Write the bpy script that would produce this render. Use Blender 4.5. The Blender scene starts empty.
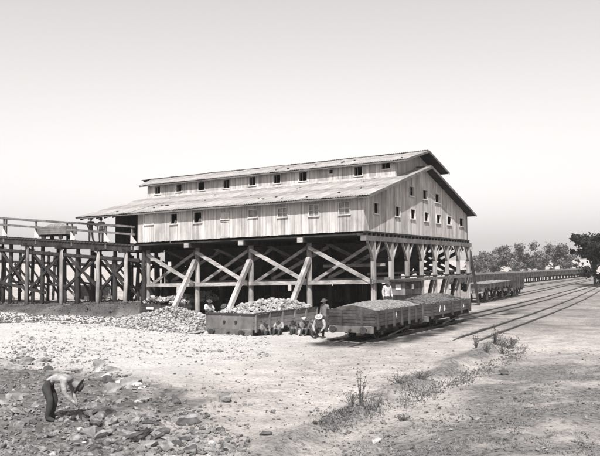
import bpy, bmesh, math, random
import numpy as np
from mathutils import Vector, Matrix
random.seed(7); RNG = np.random.default_rng(7)
SC = bpy.context.scene
COL = SC.collection
R = math.radians

# ------------------------------------------------------------------ camera
cam_d = bpy.data.cameras.new('camera'); cam = bpy.data.objects.new('camera', cam_d); COL.objects.link(cam); SC.camera = cam
YAW, PITCH, ROLL, FPX = R(29.057), R(2.748), R(-0.296), 751.6
F = Vector((-math.sin(YAW)*math.cos(PITCH), math.cos(YAW)*math.cos(PITCH), math.sin(PITCH)))
R0 = Vector((math.cos(YAW), math.sin(YAW), 0)); U0 = R0.cross(F)
RX = R0*math.cos(ROLL)+U0*math.sin(ROLL); UX = -R0*math.sin(ROLL)+U0*math.cos(ROLL)
M = Matrix((RX, UX, -F)).transposed().to_4x4(); M.translation = (17.464, -39.081, 3.318)
cam.matrix_world = M
cam_d.sensor_width = 36; cam_d.lens = 36*FPX/600; cam_d.clip_start = 0.2; cam_d.clip_end = 6000

# ------------------------------------------------------------------ light
SUN_DIR = Vector((0.74, -1.50, 2.05)).normalized()          # towards the sun
EL = math.asin(SUN_DIR.z); AZ = math.atan2(SUN_DIR.x, SUN_DIR.y)
W = bpy.data.worlds.new('World'); SC.world = W; W.use_nodes = True
nt = W.node_tree; nt.nodes.clear()
sky_n = nt.nodes.new('ShaderNodeTexSky'); sky_n.sky_type = 'NISHITA'; sky_n.sun_disc = False
sky_n.sun_elevation = EL; sky_n.sun_rotation = AZ; sky_n.air_density = 1.0; sky_n.dust_density = 1.5; sky_n.ozone_density = 1.0
bw = nt.nodes.new('ShaderNodeSeparateColor'); nt.links.new(sky_n.outputs[0], bw.inputs[0])     # one channel: a toned monochrome sky
tn = nt.nodes.new('ShaderNodeMix'); tn.data_type = 'RGBA'; tn.blend_type = 'MULTIPLY'; tn.inputs[0].default_value = 1
nt.links.new(bw.outputs[2], tn.inputs[6]); tn.inputs[7].default_value = (1.0, 0.965, 0.952, 1)
bg = nt.nodes.new('ShaderNodeBackground'); bg.inputs[1].default_value = 0.113
wo = nt.nodes.new('ShaderNodeOutputWorld')
nt.links.new(tn.outputs[2], bg.inputs[0]); nt.links.new(bg.outputs[0], wo.inputs[0])
sd = bpy.data.lights.new('sun', 'SUN'); sd.energy = 5.0; sd.angle = R(0.5); sd.color = (1.0, 0.985, 0.975)
sun = bpy.data.objects.new('sun', sd); COL.objects.link(sun)
sun.rotation_euler = SUN_DIR.to_track_quat('Z', 'Y').to_euler()
SC.view_settings.view_transform = 'Standard'; SC.view_settings.look = 'None'
SC.view_settings.exposure = 0.6; SC.view_settings.gamma = 1.0
SC.cycles.volume_bounces = 0; SC.cycles.max_bounces = 6; SC.cycles.diffuse_bounces = 3

# ------------------------------------------------------------------ materials (a toned monochrome world)
def tint(v): return (v, v*0.975, v*0.960, 1)
def new_mat(name):
    m = bpy.data.materials.new(name); m.use_nodes = True
    return m, m.node_tree, m.node_tree.nodes['Principled BSDF']
def ramp_of(nt, lo, hi, p0=0.3, p1=0.7):
    r = nt.nodes.new('ShaderNodeValToRGB'); r.color_ramp.elements[0].position = p0; r.color_ramp.elements[1].position = p1
    r.color_ramp.elements[0].color = tint(lo); r.color_ramp.elements[1].color = tint(hi); return r
def noise(nt, scale, detail=4, vec=None, mapping=None, rough=0.6):
    n = nt.nodes.new('ShaderNodeTexNoise'); n.inputs['Scale'].default_value = scale; n.inputs['Detail'].default_value = detail
    n.inputs['Roughness'].default_value = rough
    if vec is not None:
        if mapping is not None:
            mp = nt.nodes.new('ShaderNodeMapping'); mp.inputs['Scale'].default_value = mapping
            nt.links.new(vec, mp.inputs[0]); vec = mp.outputs[0]
        nt.links.new(vec, n.inputs['Vector'])
    return n
def mixc(nt, a, b, fac, blend='MULTIPLY'):
    m = nt.nodes.new('ShaderNodeMix'); m.data_type = 'RGBA'; m.blend_type = blend
    for s, i in ((fac, 0), (a, 6), (b, 7)):
        if hasattr(s, 'links') or hasattr(s, 'is_linked'): nt.links.new(s, m.inputs[i])
        else: m.inputs[i].default_value = s
    return m.outputs[2]
def mathn(nt, op, a, b=0.0, clamp=False):
    m = nt.nodes.new('ShaderNodeMath'); m.operation = op; m.use_clamp = clamp
    for i, s in enumerate((a, b)):
        if hasattr(s, 'is_linked'): nt.links.new(s, m.inputs[i])
        else: m.inputs[i].default_value = s
    return m.outputs[0]
def wood_mat(name, lo, hi, stretch=(7, 7, 0.5), island=0.5, stain=0.5, obj_rand=False, bump=0.25):
    """weathered timber: streaks along one axis, board to board variation, stains"""
    m, nt, b = new_mat(name)
    tc = nt.nodes.new('ShaderNodeTexCoord').outputs['Object']
    n1 = noise(nt, 1.0, 6, tc, stretch); r1 = ramp_of(nt, lo, hi, 0.32, 0.62); nt.links.new(n1.outputs[0], r1.inputs[0])
    g = nt.nodes.new('ShaderNodeNewGeometry')
    rnd = g.outputs['Random Per Island']
    if obj_rand:
        oi = nt.nodes.new('ShaderNodeObjectInfo'); rnd = oi.outputs['Random']
    rr = nt.nodes.new('ShaderNodeMapRange'); nt.links.new(rnd, rr.inputs[0]); rr.inputs[3].default_value = 1-island; rr.inputs[4].default_value = 1.0
    c = mixc(nt, r1.outputs[0], rr.outputs[0], 1.0)
    n2 = noise(nt, 0.8, 5, tc, (1, 1, .6)); r2 = ramp_of(nt, 1-stain, 1.0, 0.36, 0.56); nt.links.new(n2.outputs[0], r2.inputs[0])
    c = mixc(nt, c, r2.outputs[0], 1.0)
    nt.links.new(c, b.inputs['Base Color']); b.inputs['Roughness'].default_value = 0.9; b.inputs['Specular IOR Level'].default_value = 0.15
    bm_ = nt.nodes.new('ShaderNodeBump'); bm_.inputs['Strength'].default_value = bump; bm_.inputs['Distance'].default_value = 0.02
    nt.links.new(n1.outputs[0], bm_.inputs['Height']); nt.links.new(bm_.outputs[0], b.inputs['Normal'])
    return m
def plain_mat(name, lo, hi, scale=6, rough=0.85, bump=0.3, dist=0.02, spec=0.2, island=0.0, metal=0.0):
    m, nt, b = new_mat(name)
    tc = nt.nodes.new('ShaderNodeTexCoord').outputs['Object']
    n1 = noise(nt, scale, 6, tc); r1 = ramp_of(nt, lo, hi, 0.35, 0.65); nt.links.new(n1.outputs[0], r1.inputs[0]); c = r1.outputs[0]
    if island:
        g = nt.nodes.new('ShaderNodeNewGeometry'); rr = nt.nodes.new('ShaderNodeMapRange'); nt.links.new(g.outputs['Random Per Island'], rr.inputs[0])
        rr.inputs[3].default_value = 1-island; rr.inputs[4].default_value = 1.0; c = mixc(nt, c, rr.outputs[0], 1.0)
    nt.links.new(c, b.inputs['Base Color']); b.inputs['Roughness'].default_value = rough; b.inputs['Specular IOR Level'].default_value = spec
    b.inputs['Metallic'].default_value = metal
    if bump:
        bm_ = nt.nodes.new('ShaderNodeBump'); bm_.inputs['Strength'].default_value = bump; bm_.inputs['Distance'].default_value = dist
        nt.links.new(n1.outputs[0], bm_.inputs['Height']); nt.links.new(bm_.outputs[0], b.inputs['Normal'])
    return m
MT = {}
MT['board'] = wood_mat('weathered_pale_boards', 0.32, 0.61, (8, 8, 0.3), 0.30, 0.36)
MT['board_dark'] = wood_mat('dark_boards', 0.022, 0.05, (5, 5, 0.5), 0.4, 0.4)  # boards inside and below, coloured near black to deepen the shade
MT['beam'] = wood_mat('pale_timber', 0.20, 0.50, (1.6, 9, 9), 0.25, 0.5, bump=.5)
MT['beam_rake'] = wood_mat('raking_timber', 0.24, 0.52, (10, 1.8, 1.8), 0.2, 0.5, bump=.5)
MT['beam_dull'] = wood_mat('stained_shaded_timber', 0.12, 0.34, (2, 9, 9), 0.25, 0.5, bump=.5)  # stained, and darkened further as the shaded copy for members set back
MT['post'] = wood_mat('log_timber', 0.20, 0.46, (11, 11, 0.6), 0.25, 0.5, bump=.5)
MT['greybeam'] = wood_mat('grey_timber', 0.10, 0.20, (3, 3, 3), 0.3, 0.4)
MT['dark_timber'] = wood_mat('dark_shaded_timber', 0.022, 0.06, (4, 4, 1), 0.4, 0.4)  # dark timber; also paints the shade on members below the floor
MT['frame'] = wood_mat('whitened_frame', 0.38, 0.58, (4, 4, 4), 0.1, 0.2)
MT['shutter'] = wood_mat('pale_shutter', 0.42, 0.58, (9, 9, 0.5), 0.2, 0.2)
MT['iron_roof'] = wood_mat('corrugated_iron', 0.24, 0.36, (2.5, 0.3, 1), 0.22, 0.30, obj_rand=True, bump=0.05)
MT['wagon'] = wood_mat('wagon_planks', 0.03, 0.105, (3, 1.2, 3), 0.35, 0.45, obj_rand=True)
MT['wagon_pale'] = wood_mat('wagon_plate', 0.13, 0.22, (2, 2, 1.5), 0.2, 0.3, obj_rand=True)
MT['iron'] = plain_mat('dark_iron', 0.015, 0.05, 8, 0.6, 0.2, spec=0.4)
MT['rail'] = plain_mat('rail_steel', 0.03, 0.07, 5, 0.55, 0.1, spec=0.4)
MT['sleeper'] = wood_mat('sleeper_wood', 0.12, 0.25, (3, 3, 3), 0.3, 0.4)
MT['coal'] = plain_mat('coal_slack', 0.09, 0.24, 7, 0.9, 0.8, 0.04)
MT['coal_mid'] = plain_mat('mixed_coal', 0.04, 0.15, 7, 0.85, 0.8, 0.05)
MT['coal_dark'] = plain_mat('dark_coal', 0.02, 0.06, 7, 0.7, 0.8, 0.04)
MT['pale_stone'] = plain_mat('pale_broken_stone', 0.24, 0.46, 2.5, 0.95, 0.3, island=0.35)
MT['grey_stone'] = plain_mat('grey_rubble_stone', 0.08, 0.27, 2.2, 0.95, 0.5, 0.03, island=0.3)
MT['dark_stone'] = plain_mat('dark_rubble_stone', 0.035, 0.10, 2.2, 0.95, 0.5, 0.03)
MT['bank_stone'] = plain_mat('bank_stone', 0.05, 0.17, 2.2, 0.95, 0.5, 0.03, island=0.4)
MT['log_dark'] = wood_mat('weathered_log', 0.07, 0.20, (9, 9, 0.6), 0.3, 0.45)
MT['pane'] = plain_mat('dusty_window_glass', 0.10, 0.24, 3, 0.35, 0.0, spec=0.5)
MT['chalk'] = plain_mat('white_chalk_paint', 0.5, 0.75, 14, 0.9, 0.0)
MT['skin'] = plain_mat('skin', 0.14, 0.2, 4, 0.6, 0.0)
MT['shirt_white'] = plain_mat('pale_cotton', 0.28, 0.55, 7, 0.95, 0.9, 0.05)
MT['shirt_grey'] = plain_mat('grey_cotton', 0.10, 0.22, 7, 0.95, 0.9, 0.05)
MT['shirt_dark'] = plain_mat('dark_cotton', 0.05, 0.09, 3, 0.95, 0.2)
MT['trousers'] = plain_mat('dark_trousers', 0.03, 0.06, 3, 0.95, 0.2)
MT['shirt_soiled'] = plain_mat('soiled_cotton', 0.17, 0.36, 7, 0.95, 0.9, 0.05)
MT['hat'] = plain_mat('felt_hat', 0.05, 0.09, 3, 0.95, 0.1)
MT['hat_pale'] = plain_mat('straw_hat', 0.25, 0.4, 8, 0.9, 0.1)
MT['leaf_pale'] = plain_mat('haze_pale_foliage', 0.09, 0.19, 0.6, 0.8, 0.0, island=0.5)  # pale leaves, lightened further in place of distance haze
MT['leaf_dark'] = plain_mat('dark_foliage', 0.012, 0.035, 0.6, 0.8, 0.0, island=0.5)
MT['weed'] = plain_mat('dry_weeds', 0.06, 0.18, 2, 0.9, 0.0, island=0.5)
MT['grass'] = plain_mat('dry_grass', 0.14, 0.30, 2, 0.9, 0.0, island=0.5)
MT['bark'] = plain_mat('bark', 0.06, 0.13, 4, 0.95, 0.4)

# ------------------------------------------------------------------ mesh helpers
class MB:
    """collects boxes, beams, tubes and prisms into one mesh"""
    def __init__(s): s.v = []; s.f = []
    def add(s, vs, fs):
        n = len(s.v); s.v += [tuple(p) for p in vs]; s.f += [tuple(i+n for i in f) for f in fs]; return s
    def box(s, x0, x1, y0, y1, z0, z1):
        return s.add([(x0,y0,z0),(x1,y0,z0),(x1,y1,z0),(x0,y1,z0),(x0,y0,z1),(x1,y0,z1),(x1,y1,z1),(x0,y1,z1)],
                     [(0,3,2,1),(4,5,6,7),(0,1,5,4),(1,2,6,5),(2,3,7,6),(3,0,4,7)])
    def beam(s, a, b, w, h, up=(0,0,1)):
        a = Vector(a); b = Vector(b); d = (b-a).normalized(); u = Vector(up)
        if abs(d.dot(u)) > .98: u = Vector((0,1,0))
        sd_ = d.cross(u).normalized(); u = sd_.cross(d).normalized()
        vs = []
        for p in (a, b):
            for i, j in ((-1,-1),(1,-1),(1,1),(-1,1)): vs.append(p+sd_*(i*w/2)+u*(j*h/2))
        return s.add(vs, [(0,1,2,3),(7,6,5,4),(0,4,5,1),(1,5,6,2),(2,6,7,3),(3,7,4,0)])
    def tube(s, pts, rad, n=7, jitter=0.0):
        pts = [Vector(p) for p in pts]; vs = []; fs = []
        for k, p in enumerate(pts):
            d = (pts[min(k+1, len(pts)-1)]-pts[max(k-1, 0)]).normalized()
            u = Vector((0,0,1)) if abs(d.z) < .9 else Vector((1,0,0))
            a = d.cross(u).normalized(); b = a.cross(d)
            for i in range(n):
                t = 2*math.pi*i/n; r = rad[k]*(1+random.uniform(-jitter, jitter))
                vs.append(p+a*(math.cos(t)*r)+b*(math.sin(t)*r))
        for k in range(len(pts)-1):
            for i in range(n):
                j = (i+1) % n; fs.append((k*n+i, k*n+j, (k+1)*n+j, (k+1)*n+i))
        fs.append(tuple(range(n-1, -1, -1))); fs.append(tuple(range((len(pts)-1)*n, len(pts)*n)))
        return s.add(vs, fs)
    def prism(s, outline, y0, y1):      # outline in x,z extruded along y
        n = len(outline); vs = [(x, y0, z) for x, z in outline]+[(x, y1, z) for x, z in outline]
        fs = [tuple(range(n)), tuple(range(2*n-1, n-1, -1))]+[(i, i+n, (i+1) % n+n, (i+1) % n) for i in range(n)]
        return s.add(vs, fs)
    def mesh(s, name):
        me = bpy.data.meshes.new(name); me.from_pydata(s.v, [], s.f); me.validate()
        b = bmesh.new(); b.from_mesh(me); bmesh.ops.recalc_face_normals(b, faces=b.faces); b.to_mesh(me); b.free(); return me
    def build(s, name, mat, parent=None, smooth=False):
        return link(name, s.mesh(name), mat, parent, smooth)
def link(name, me, mat, parent=None, smooth=False, loc=None):
    o = bpy.data.objects.new(name, me); COL.objects.link(o)
    if mat is not None and not me.materials: me.materials.append(mat)
    if parent is not None: o.parent = parent
    if loc is not None: o.location = loc
    if smooth:
        for p in me.polygons: p.use_smooth = True
    return o
def tag(o, label=None, cat=None, group=None, kind=None):
    if label: o['label'] = label
    if cat: o['category'] = cat
    if group: o['group'] = group
    if kind: o['kind'] = kind
    return o
def thing(name, loc=(0,0,0), rz=0.0, label=None, cat=None, group=None):
    o = bpy.data.objects.new(name, None); COL.objects.link(o); o.location = loc; o.rotation_euler = (0,0,rz)
    o.empty_display_size = .2
    return tag(o, label, cat, group)
def copy_tree(src, loc, rz=0.0, label=None):
    def rec(o, par):
        c = o.copy(); COL.objects.link(c)
        if par is not None: c.parent = par
        for ch in list(o.children): rec(ch, c)
        return c
    r = rec(src, None); r.location = loc; r.rotation_euler = (0,0,rz)
    if label: r['label'] = label
    return r

# numpy value noise
_H = RNG.random((256, 256))
def vnoise(x, y):
    xi = np.floor(x).astype(int); yi = np.floor(y).astype(int); fx = x-xi; fy = y-yi
    fx = fx*fx*(3-2*fx); fy = fy*fy*(3-2*fy)
    a = _H[xi & 255, yi & 255]; b = _H[(xi+1) & 255, yi & 255]; c = _H[xi & 255, (yi+1) & 255]; d = _H[(xi+1) & 255, (yi+1) & 255]
    return (a*(1-fx)+b*fx)*(1-fy)+(c*(1-fx)+d*fx)*fy
def fbm(x, y, o=4):
    s = 0; a = .5
    for k in range(o): s = s+a*(vnoise(x*2**k+17.3*k, y*2**k+9.1*k)-.5); a *= .5
    return s
def sst(a, b, x):
    t = np.clip((x-a)/(b-a), 0, 1); return t*t*(3-2*t)

# ------------------------------------------------------------------ ground
def _curve(y, a, b, c, y1=42.0):
    yc = np.minimum(y, y1); v = a+b*yc+c*yc*yc
    return v+(y-yc)*(b+2*c*y1)
def t1_x(y): return _curve(y, 3.98, 0.004, -0.0006)
def t2_x(y): return _curve(y, 7.77, -0.025, -0.00055)
def rubble_mask(x, y):      # the stony patch in the left foreground
    return sst(-21.5, -24.5, y+0.15*(x-6))*sst(9.3, 6.2, x+0.25*(y+26))
def H(x, y):
    x = np.asarray(x, float); y = np.asarray(y, float)
    near = sst(90, 40, np.hypot(x, y))
    h = 0.22*fbm(x*.3, y*.3, 3)+0.13*fbm(x*1.5+5, y*1.5, 5)*near
    h = h*near
    h += rubble_mask(x, y)*(0.42*fbm(x*.9+31, y*.9, 5)+.08)
    # bank in front of the trestle feet
    bank = (0.34+0.045*np.clip(x+28, 0, 9.5))*sst(-16.4, -16.9, x)*sst(-2.3, -1.5, y)*sst(60, 30, -x)
    h += bank
    # sunken siding of the stone wagon in front of the building
    h -= 0.55*sst(-6.3, -5.5, x)*sst(-1.0, -1.9, x)*sst(-9.6, -8.6, y)*sst(24, 18, y)
    h -= 0.35*sst(-17.0, -16.2, x)*sst(-12.5, -13.3, x)*sst(-2.6, -1.2, y)*sst(24, 18, y)
    # flat beds of the tracks
    for c in (t1_x(y), t2_x(y), -0.3+0*y):
        h = h*(1-0.85*sst(1.6, 0.9, np.abs(x-c))*sst(-14, -8, y))
    # worn wheel track and verge along the right foreground
    d = x-(10.9-0.055*(y+24))
    h += (0.10+.25*fbm(x*2.1, y*2.1, 3))*np.exp(-((x-(10.15-0.05*(y+23)))/0.35)**2)*sst(-3, -9, y)
    h += .22*np.maximum(0, fbm(x*.9+50, y*.9+20, 4))*sst(11.4, 13, x)*sst(-8, -14, y)
    h -= 0.11*np.exp(-(d/0.5)**2)*sst(4, -4, y)
    h += 0.16*sst(12.2, 14.5, x)*sst(-8, -14, y)
    far = np.hypot(x+60, y-500)
    h += 7*sst(700, 1500, np.hypot(x, y))*(0.6+0.8*vnoise(x*.0016+3, y*.0016))
    return h
def axis(lo, hi, step, far_lo, far_hi):
    a = list(np.arange(lo, hi+1e-6, step)); s = step; v = hi
    while v < far_hi: s *= 1.12; v += s; a.append(v)
    s = step; v = lo; pre = []
    while v > far_lo: s *= 1.12; v -= s; pre.append(v)
    return np.array(pre[::-1]+a)
xs = axis(-32, 24, .2, -1500, 1500); ys = axis(-36, 34, .2, -700, 1500)
GX, GY = np.meshgrid(xs, ys, indexing='xy'); GZ = H(GX, GY)
nx, ny = len(xs), len(ys)
co = np.stack([GX.ravel(), GY.ravel(), GZ.ravel()], 1)
idx = np.arange(nx*ny).reshape(ny, nx)
quads = np.stack([idx[:-1,:-1].ravel(), idx[:-1,1:].ravel(), idx[1:,1:].ravel(), idx[1:,:-1].ravel()], 1)
gm = bpy.data.meshes.new('ground'); gm.vertices.add(len(co)); gm.vertices.foreach_set('co', co.ravel())
gm.loops.add(quads.size); gm.loops.foreach_set('vertex_index', quads.ravel().astype(np.int32))
gm.polygons.add(len(quads)); gm.polygons.foreach_set('loop_start', np.arange(0, quads.size, 4, dtype=np.int32))
gm.polygons.foreach_set('loop_total', np.full(len(quads), 4, dtype=np.int32)); gm.update(); gm.validate()
gm.polygons.foreach_set('use_smooth', np.ones(len(quads), dtype=bool))
# soil kinds as masks: R rubble, G verge weeds, B dark ground: coal dust, painted shade, a dark band
gx, gy = co[:,0], co[:,1]
n_a = fbm(gx*.5+3, gy*.5+8, 4); n_b = fbm(gx*1.3+13, gy*1.3+2, 4)
rub = sst(.52, .85, rubble_mask(gx, gy)+1.1*n_b+.8*n_a)
verge_line = np.exp(-((gx-(10.15-0.05*(gy+23)+0.8*n_a))/0.42)**2)*sst(-34, -24, gy)*sst(-4, -9, gy)
verge_field = sst(11.9, 13.2, gx+1.5*n_a+0.12*(gy+26)-0.0)*sst(-9, -16, gy)
verge = np.clip(verge_line*(1.25+2.5*n_b)+verge_field*(0.9+2.6*n_b), 0, 1)
coal = 0.95*sst(2.3, 1.2, np.abs(gx-t1_x(gy)-.25))*sst(-12.5, -10.5, gy)*sst(26, 6, gy)  # coal dust, darkened and widened to paint the black shade below the wagons
under = sst(-17.5, -16.5, gx)*sst(1.2, -.2, gx)*sst(-.5, 2.0, gy)*sst(22, 20, gy)  # dirt below the building, darkened to paint its deep shade
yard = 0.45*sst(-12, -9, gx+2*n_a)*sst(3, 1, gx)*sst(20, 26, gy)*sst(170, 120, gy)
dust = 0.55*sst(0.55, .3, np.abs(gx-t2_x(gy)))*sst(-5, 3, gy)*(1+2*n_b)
dark_band = 0.35*sst(-13, -11, gx)*sst(9, 8, gx)*sst(50, 53, gy+.0*gx)*sst(63, 58, gy)  # darker band across the far yard
coal = np.clip(np.maximum.reduce([coal, under*.9, yard, dark_band])+3.0*n_b*coal, 0, 1)
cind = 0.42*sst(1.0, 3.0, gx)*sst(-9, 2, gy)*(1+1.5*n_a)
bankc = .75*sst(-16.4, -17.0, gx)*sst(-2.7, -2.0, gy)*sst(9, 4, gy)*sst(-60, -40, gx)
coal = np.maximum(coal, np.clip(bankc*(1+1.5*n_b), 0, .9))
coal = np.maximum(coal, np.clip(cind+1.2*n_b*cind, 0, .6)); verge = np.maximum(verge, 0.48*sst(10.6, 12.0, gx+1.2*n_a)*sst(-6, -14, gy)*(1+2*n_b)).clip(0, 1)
pale = sst(7, -2, gx+4*n_a+.15*(gy+12))*sst(-24.0, -19.5, gy+2*n_a)*sst(-.5, -2.5, gy)
bankm = sst(-16.2, -17.0, gx)*sst(-2.9, -2.0, gy)*sst(1.5, -.2, gy); rub = np.maximum(rub, bankm*.9)
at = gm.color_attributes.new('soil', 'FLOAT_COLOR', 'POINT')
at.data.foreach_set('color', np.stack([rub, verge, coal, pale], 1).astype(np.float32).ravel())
m, nt, b = new_mat('dusty_ground')
tc = nt.nodes.new('ShaderNodeTexCoord').outputs['Object']
at_n = nt.nodes.new('ShaderNodeAttribute'); at_n.attribute_name = 'soil'
sep = nt.nodes.new('ShaderNodeSeparateColor'); nt.links.new(at_n.outputs['Color'], sep.inputs[0])
n1 = noise(nt, 0.9, 8, tc, rough=.7); n2 = noise(nt, 9, 6, tc, rough=.7); n3 = noise(nt, 0.12, 4, tc)
r1 = ramp_of(nt, 0.33, 0.50, .36, .60); nt.links.new(n1.outputs[0], r1.inputs[0])
r2 = ramp_of(nt, 0.58, 1.0, .36, .50); nt.links.new(n2.outputs[0], r2.inputs[0])
r3 = ramp_of(nt, 0.8, 1.0, .4, .6); nt.links.new(n3.outputs[0], r3.inputs[0])
c = mixc(nt, r1.outputs[0], r2.outputs[0], 1.0); c = mixc(nt, c, r3.outputs[0], 1.0)
ramp_pale = ramp_of(nt, 0.34, 0.50, .34, .5); nt.links.new(n2.outputs[0], ramp_pale.inputs[0])
vor = nt.nodes.new('ShaderNodeTexVoronoi'); vor.inputs['Scale'].default_value = 7; nt.links.new(tc, vor.inputs['Vector'])
rv = ramp_of(nt, 0.035, 0.16, .1, .9); nt.links.new(vor.outputs['Color'], rv.inputs[0])  # ground between the rubble stones, darkened to paint shadowed gaps
c = mixc(nt, c, ramp_pale.outputs[0], mathn(nt, 'MULTIPLY', at_n.outputs['Alpha'], .75), 'MIX')
c = mixc(nt, c, rv.outputs[0], mathn(nt, 'MULTIPLY', sep.outputs[0], .85), 'MIX')
rg = ramp_of(nt, 0.05, 0.20, .35, .6); nt.links.new(n2.outputs[0], rg.inputs[0])
c = mixc(nt, c, rg.outputs[0], mathn(nt, 'MULTIPLY', sep.outputs[1], .92), 'MIX')
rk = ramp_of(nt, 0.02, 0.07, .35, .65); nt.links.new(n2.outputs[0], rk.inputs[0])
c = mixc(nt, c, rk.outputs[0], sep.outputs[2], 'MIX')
nt.links.new(c, b.inputs['Base Color']); b.inputs['Roughness'].default_value = 1.0; b.inputs['Specular IOR Level'].default_value = 0.05
hsum = mathn(nt, 'ADD', n2.outputs[0], mathn(nt, 'MULTIPLY', n1.outputs[0], 1.5))
bp = nt.nodes.new('ShaderNodeBump'); bp.inputs['Strength'].default_value = .8; bp.inputs['Distance'].default_value = .10
nt.links.new(hsum, bp.inputs['Height']); nt.links.new(bp.outputs[0], b.inputs['Normal'])
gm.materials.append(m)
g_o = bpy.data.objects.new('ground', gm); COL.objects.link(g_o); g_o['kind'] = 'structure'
def hz(x, y): return float(H(x, y))

# ------------------------------------------------------------------ railway tracks
def track(xf, y0, y1, name):
    root = bpy.data.objects.new(name, None); COL.objects.link(root); root['kind'] = 'structure'
    ys_ = np.linspace(y0, y1, max(2, int((y1-y0)/1.25)))
    for sgn in (-1, 1):
        mb = MB(); prof = [(-.055,-.12),(.055,-.12),(.05,-.09),(.012,-.08),(.012,-.02),(.033,-.015),(.033,.02),(-.033,.02),(-.033,-.015),(-.012,-.02),(-.012,-.08),(-.05,-.09)]
        n = len(prof); vs = []; fs = []
        for k, y in enumerate(ys_):
            zb = hz(xf(y), y)+0.075-.16*max(0, 1-(y-y0)/3.5)**2+.012*math.sin(y*1.7+sgn)
            for px, pz in prof: vs.append((xf(y)+sgn*.535+px, y, zb+pz))
        for k in range(len(ys_)-1):
            for i in range(n):
                j = (i+1) % n; fs.append((k*n+i, k*n+j, (k+1)*n+j, (k+1)*n+i))
        mb.add(vs, fs).build('rail', MT['rail'], root)
    sm = MB().box(-.95, .95, -.11, .11, -.10, .0).mesh('sleeper'); sm.materials.append(MT['sleeper'])
    y = y0+.3
    while y < min(y1, 34):
        if random.random() < .8:
            o = link('sleeper', sm, None, root, loc=(xf(y)+random.uniform(-.06,.06), y, hz(xf(y), y)-.004+random.uniform(-.025,.022)))
            o.rotation_euler = (0, random.uniform(-.02,.02), random.uniform(-.04,.04))
        y += .75
    return root
track(t1_x, -12.5, 120, 'railway_track')
track(t2_x, -8.6, 120, 'railway_track')
track(lambda y: -0.3-0.0009*max(0, min(y, 45)-20)**2-.045*max(0, y-45), 20, 120, 'railway_track')
track(lambda y: -3.75, -8.4, 0.6, 'railway_track')
track(lambda y: -11.0+0.01*(y-90), 50, 170, 'railway_track')
track(lambda y: -5.5-.02*(y-30), 40, 170, 'railway_track')

# ------------------------------------------------------------------ the coal tipple
L, WD, EY, EX = 16.83, 20.16, 0.515, 0.50
SH = 0.022                                      # the old building has settled: it falls to the left
ZF, ZE, ZR = 5.2, 7.174, 9.94
def T(x, y, z): return (x, y, z+SH*x)
def shear(mb): mb.v = [T(*p) for p in mb.v]; return mb
tip = thing('coal_tipple', (0,0,0), 0, 'large timber coal tipple with pale boarded walls and iron roofs raised on log posts', 'building')
SL = (ZR-ZE)/(WD/2+EY)                           # roof rise per metre
def zroof(y): return ZE+SL*(min(y, WD-y)+EY)

def board_wall(name, mat, to3, u0, u1, zlo, zhi, holes, bw_=0.24, th=0.03, ragged=0.02, parent=tip, uneven=True):
    """vertical boards, one box each, cut round the openings"""
    mb = MB(); u = u0
    while u < u1-1e-3:
        w = min(bw_*random.uniform(.8, 1.2), u1-u)
        if u1-u-w < .08: w = u1-u
        for e in sorted([h[0] for h in holes]+[h[1] for h in holes]):       # boards butt against the window frames
            if u+1e-4 < e < u+w-1e-4: w = e-u; break
        a, c_ = u+min(.006, w*.1), u+w-min(.006, w*.1)
        cuts = sorted([(h[2], h[3]) for h in holes if h[0] < (a+c_)/2 < h[1]])
        zl = zlo-random.uniform(0, ragged); segs = []; cur = zl
        zt = lambda uu: zhi(uu) if callable(zhi) else zhi
        for c0, c1 in cuts: segs.append((cur, c0)); cur = c1
        segs.append((cur, None)); d0 = random.uniform(0, .012); d1 = d0+th
        for s0, s1 in segs:
            ta, tb = (zt(a), zt(c_)) if s1 is None else (s1, s1)
            if min(ta, tb) < s0+.02: continue
            vs = [to3(a,d0,s0),to3(c_,d0,s0),to3(c_,d1,s0),to3(a,d1,s0),to3(a,d0,ta),to3(c_,d0,tb),to3(c_,d1,tb),to3(a,d1,ta)]
            mb.add(vs, [(0,3,2,1),(4,5,6,7),(0,1,5,4),(1,2,6,5),(2,3,7,6),(3,0,4,7)])
        u += w
    o = shear(mb).build(name, mat, parent); o['kind'] = 'stuff'; return o

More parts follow.
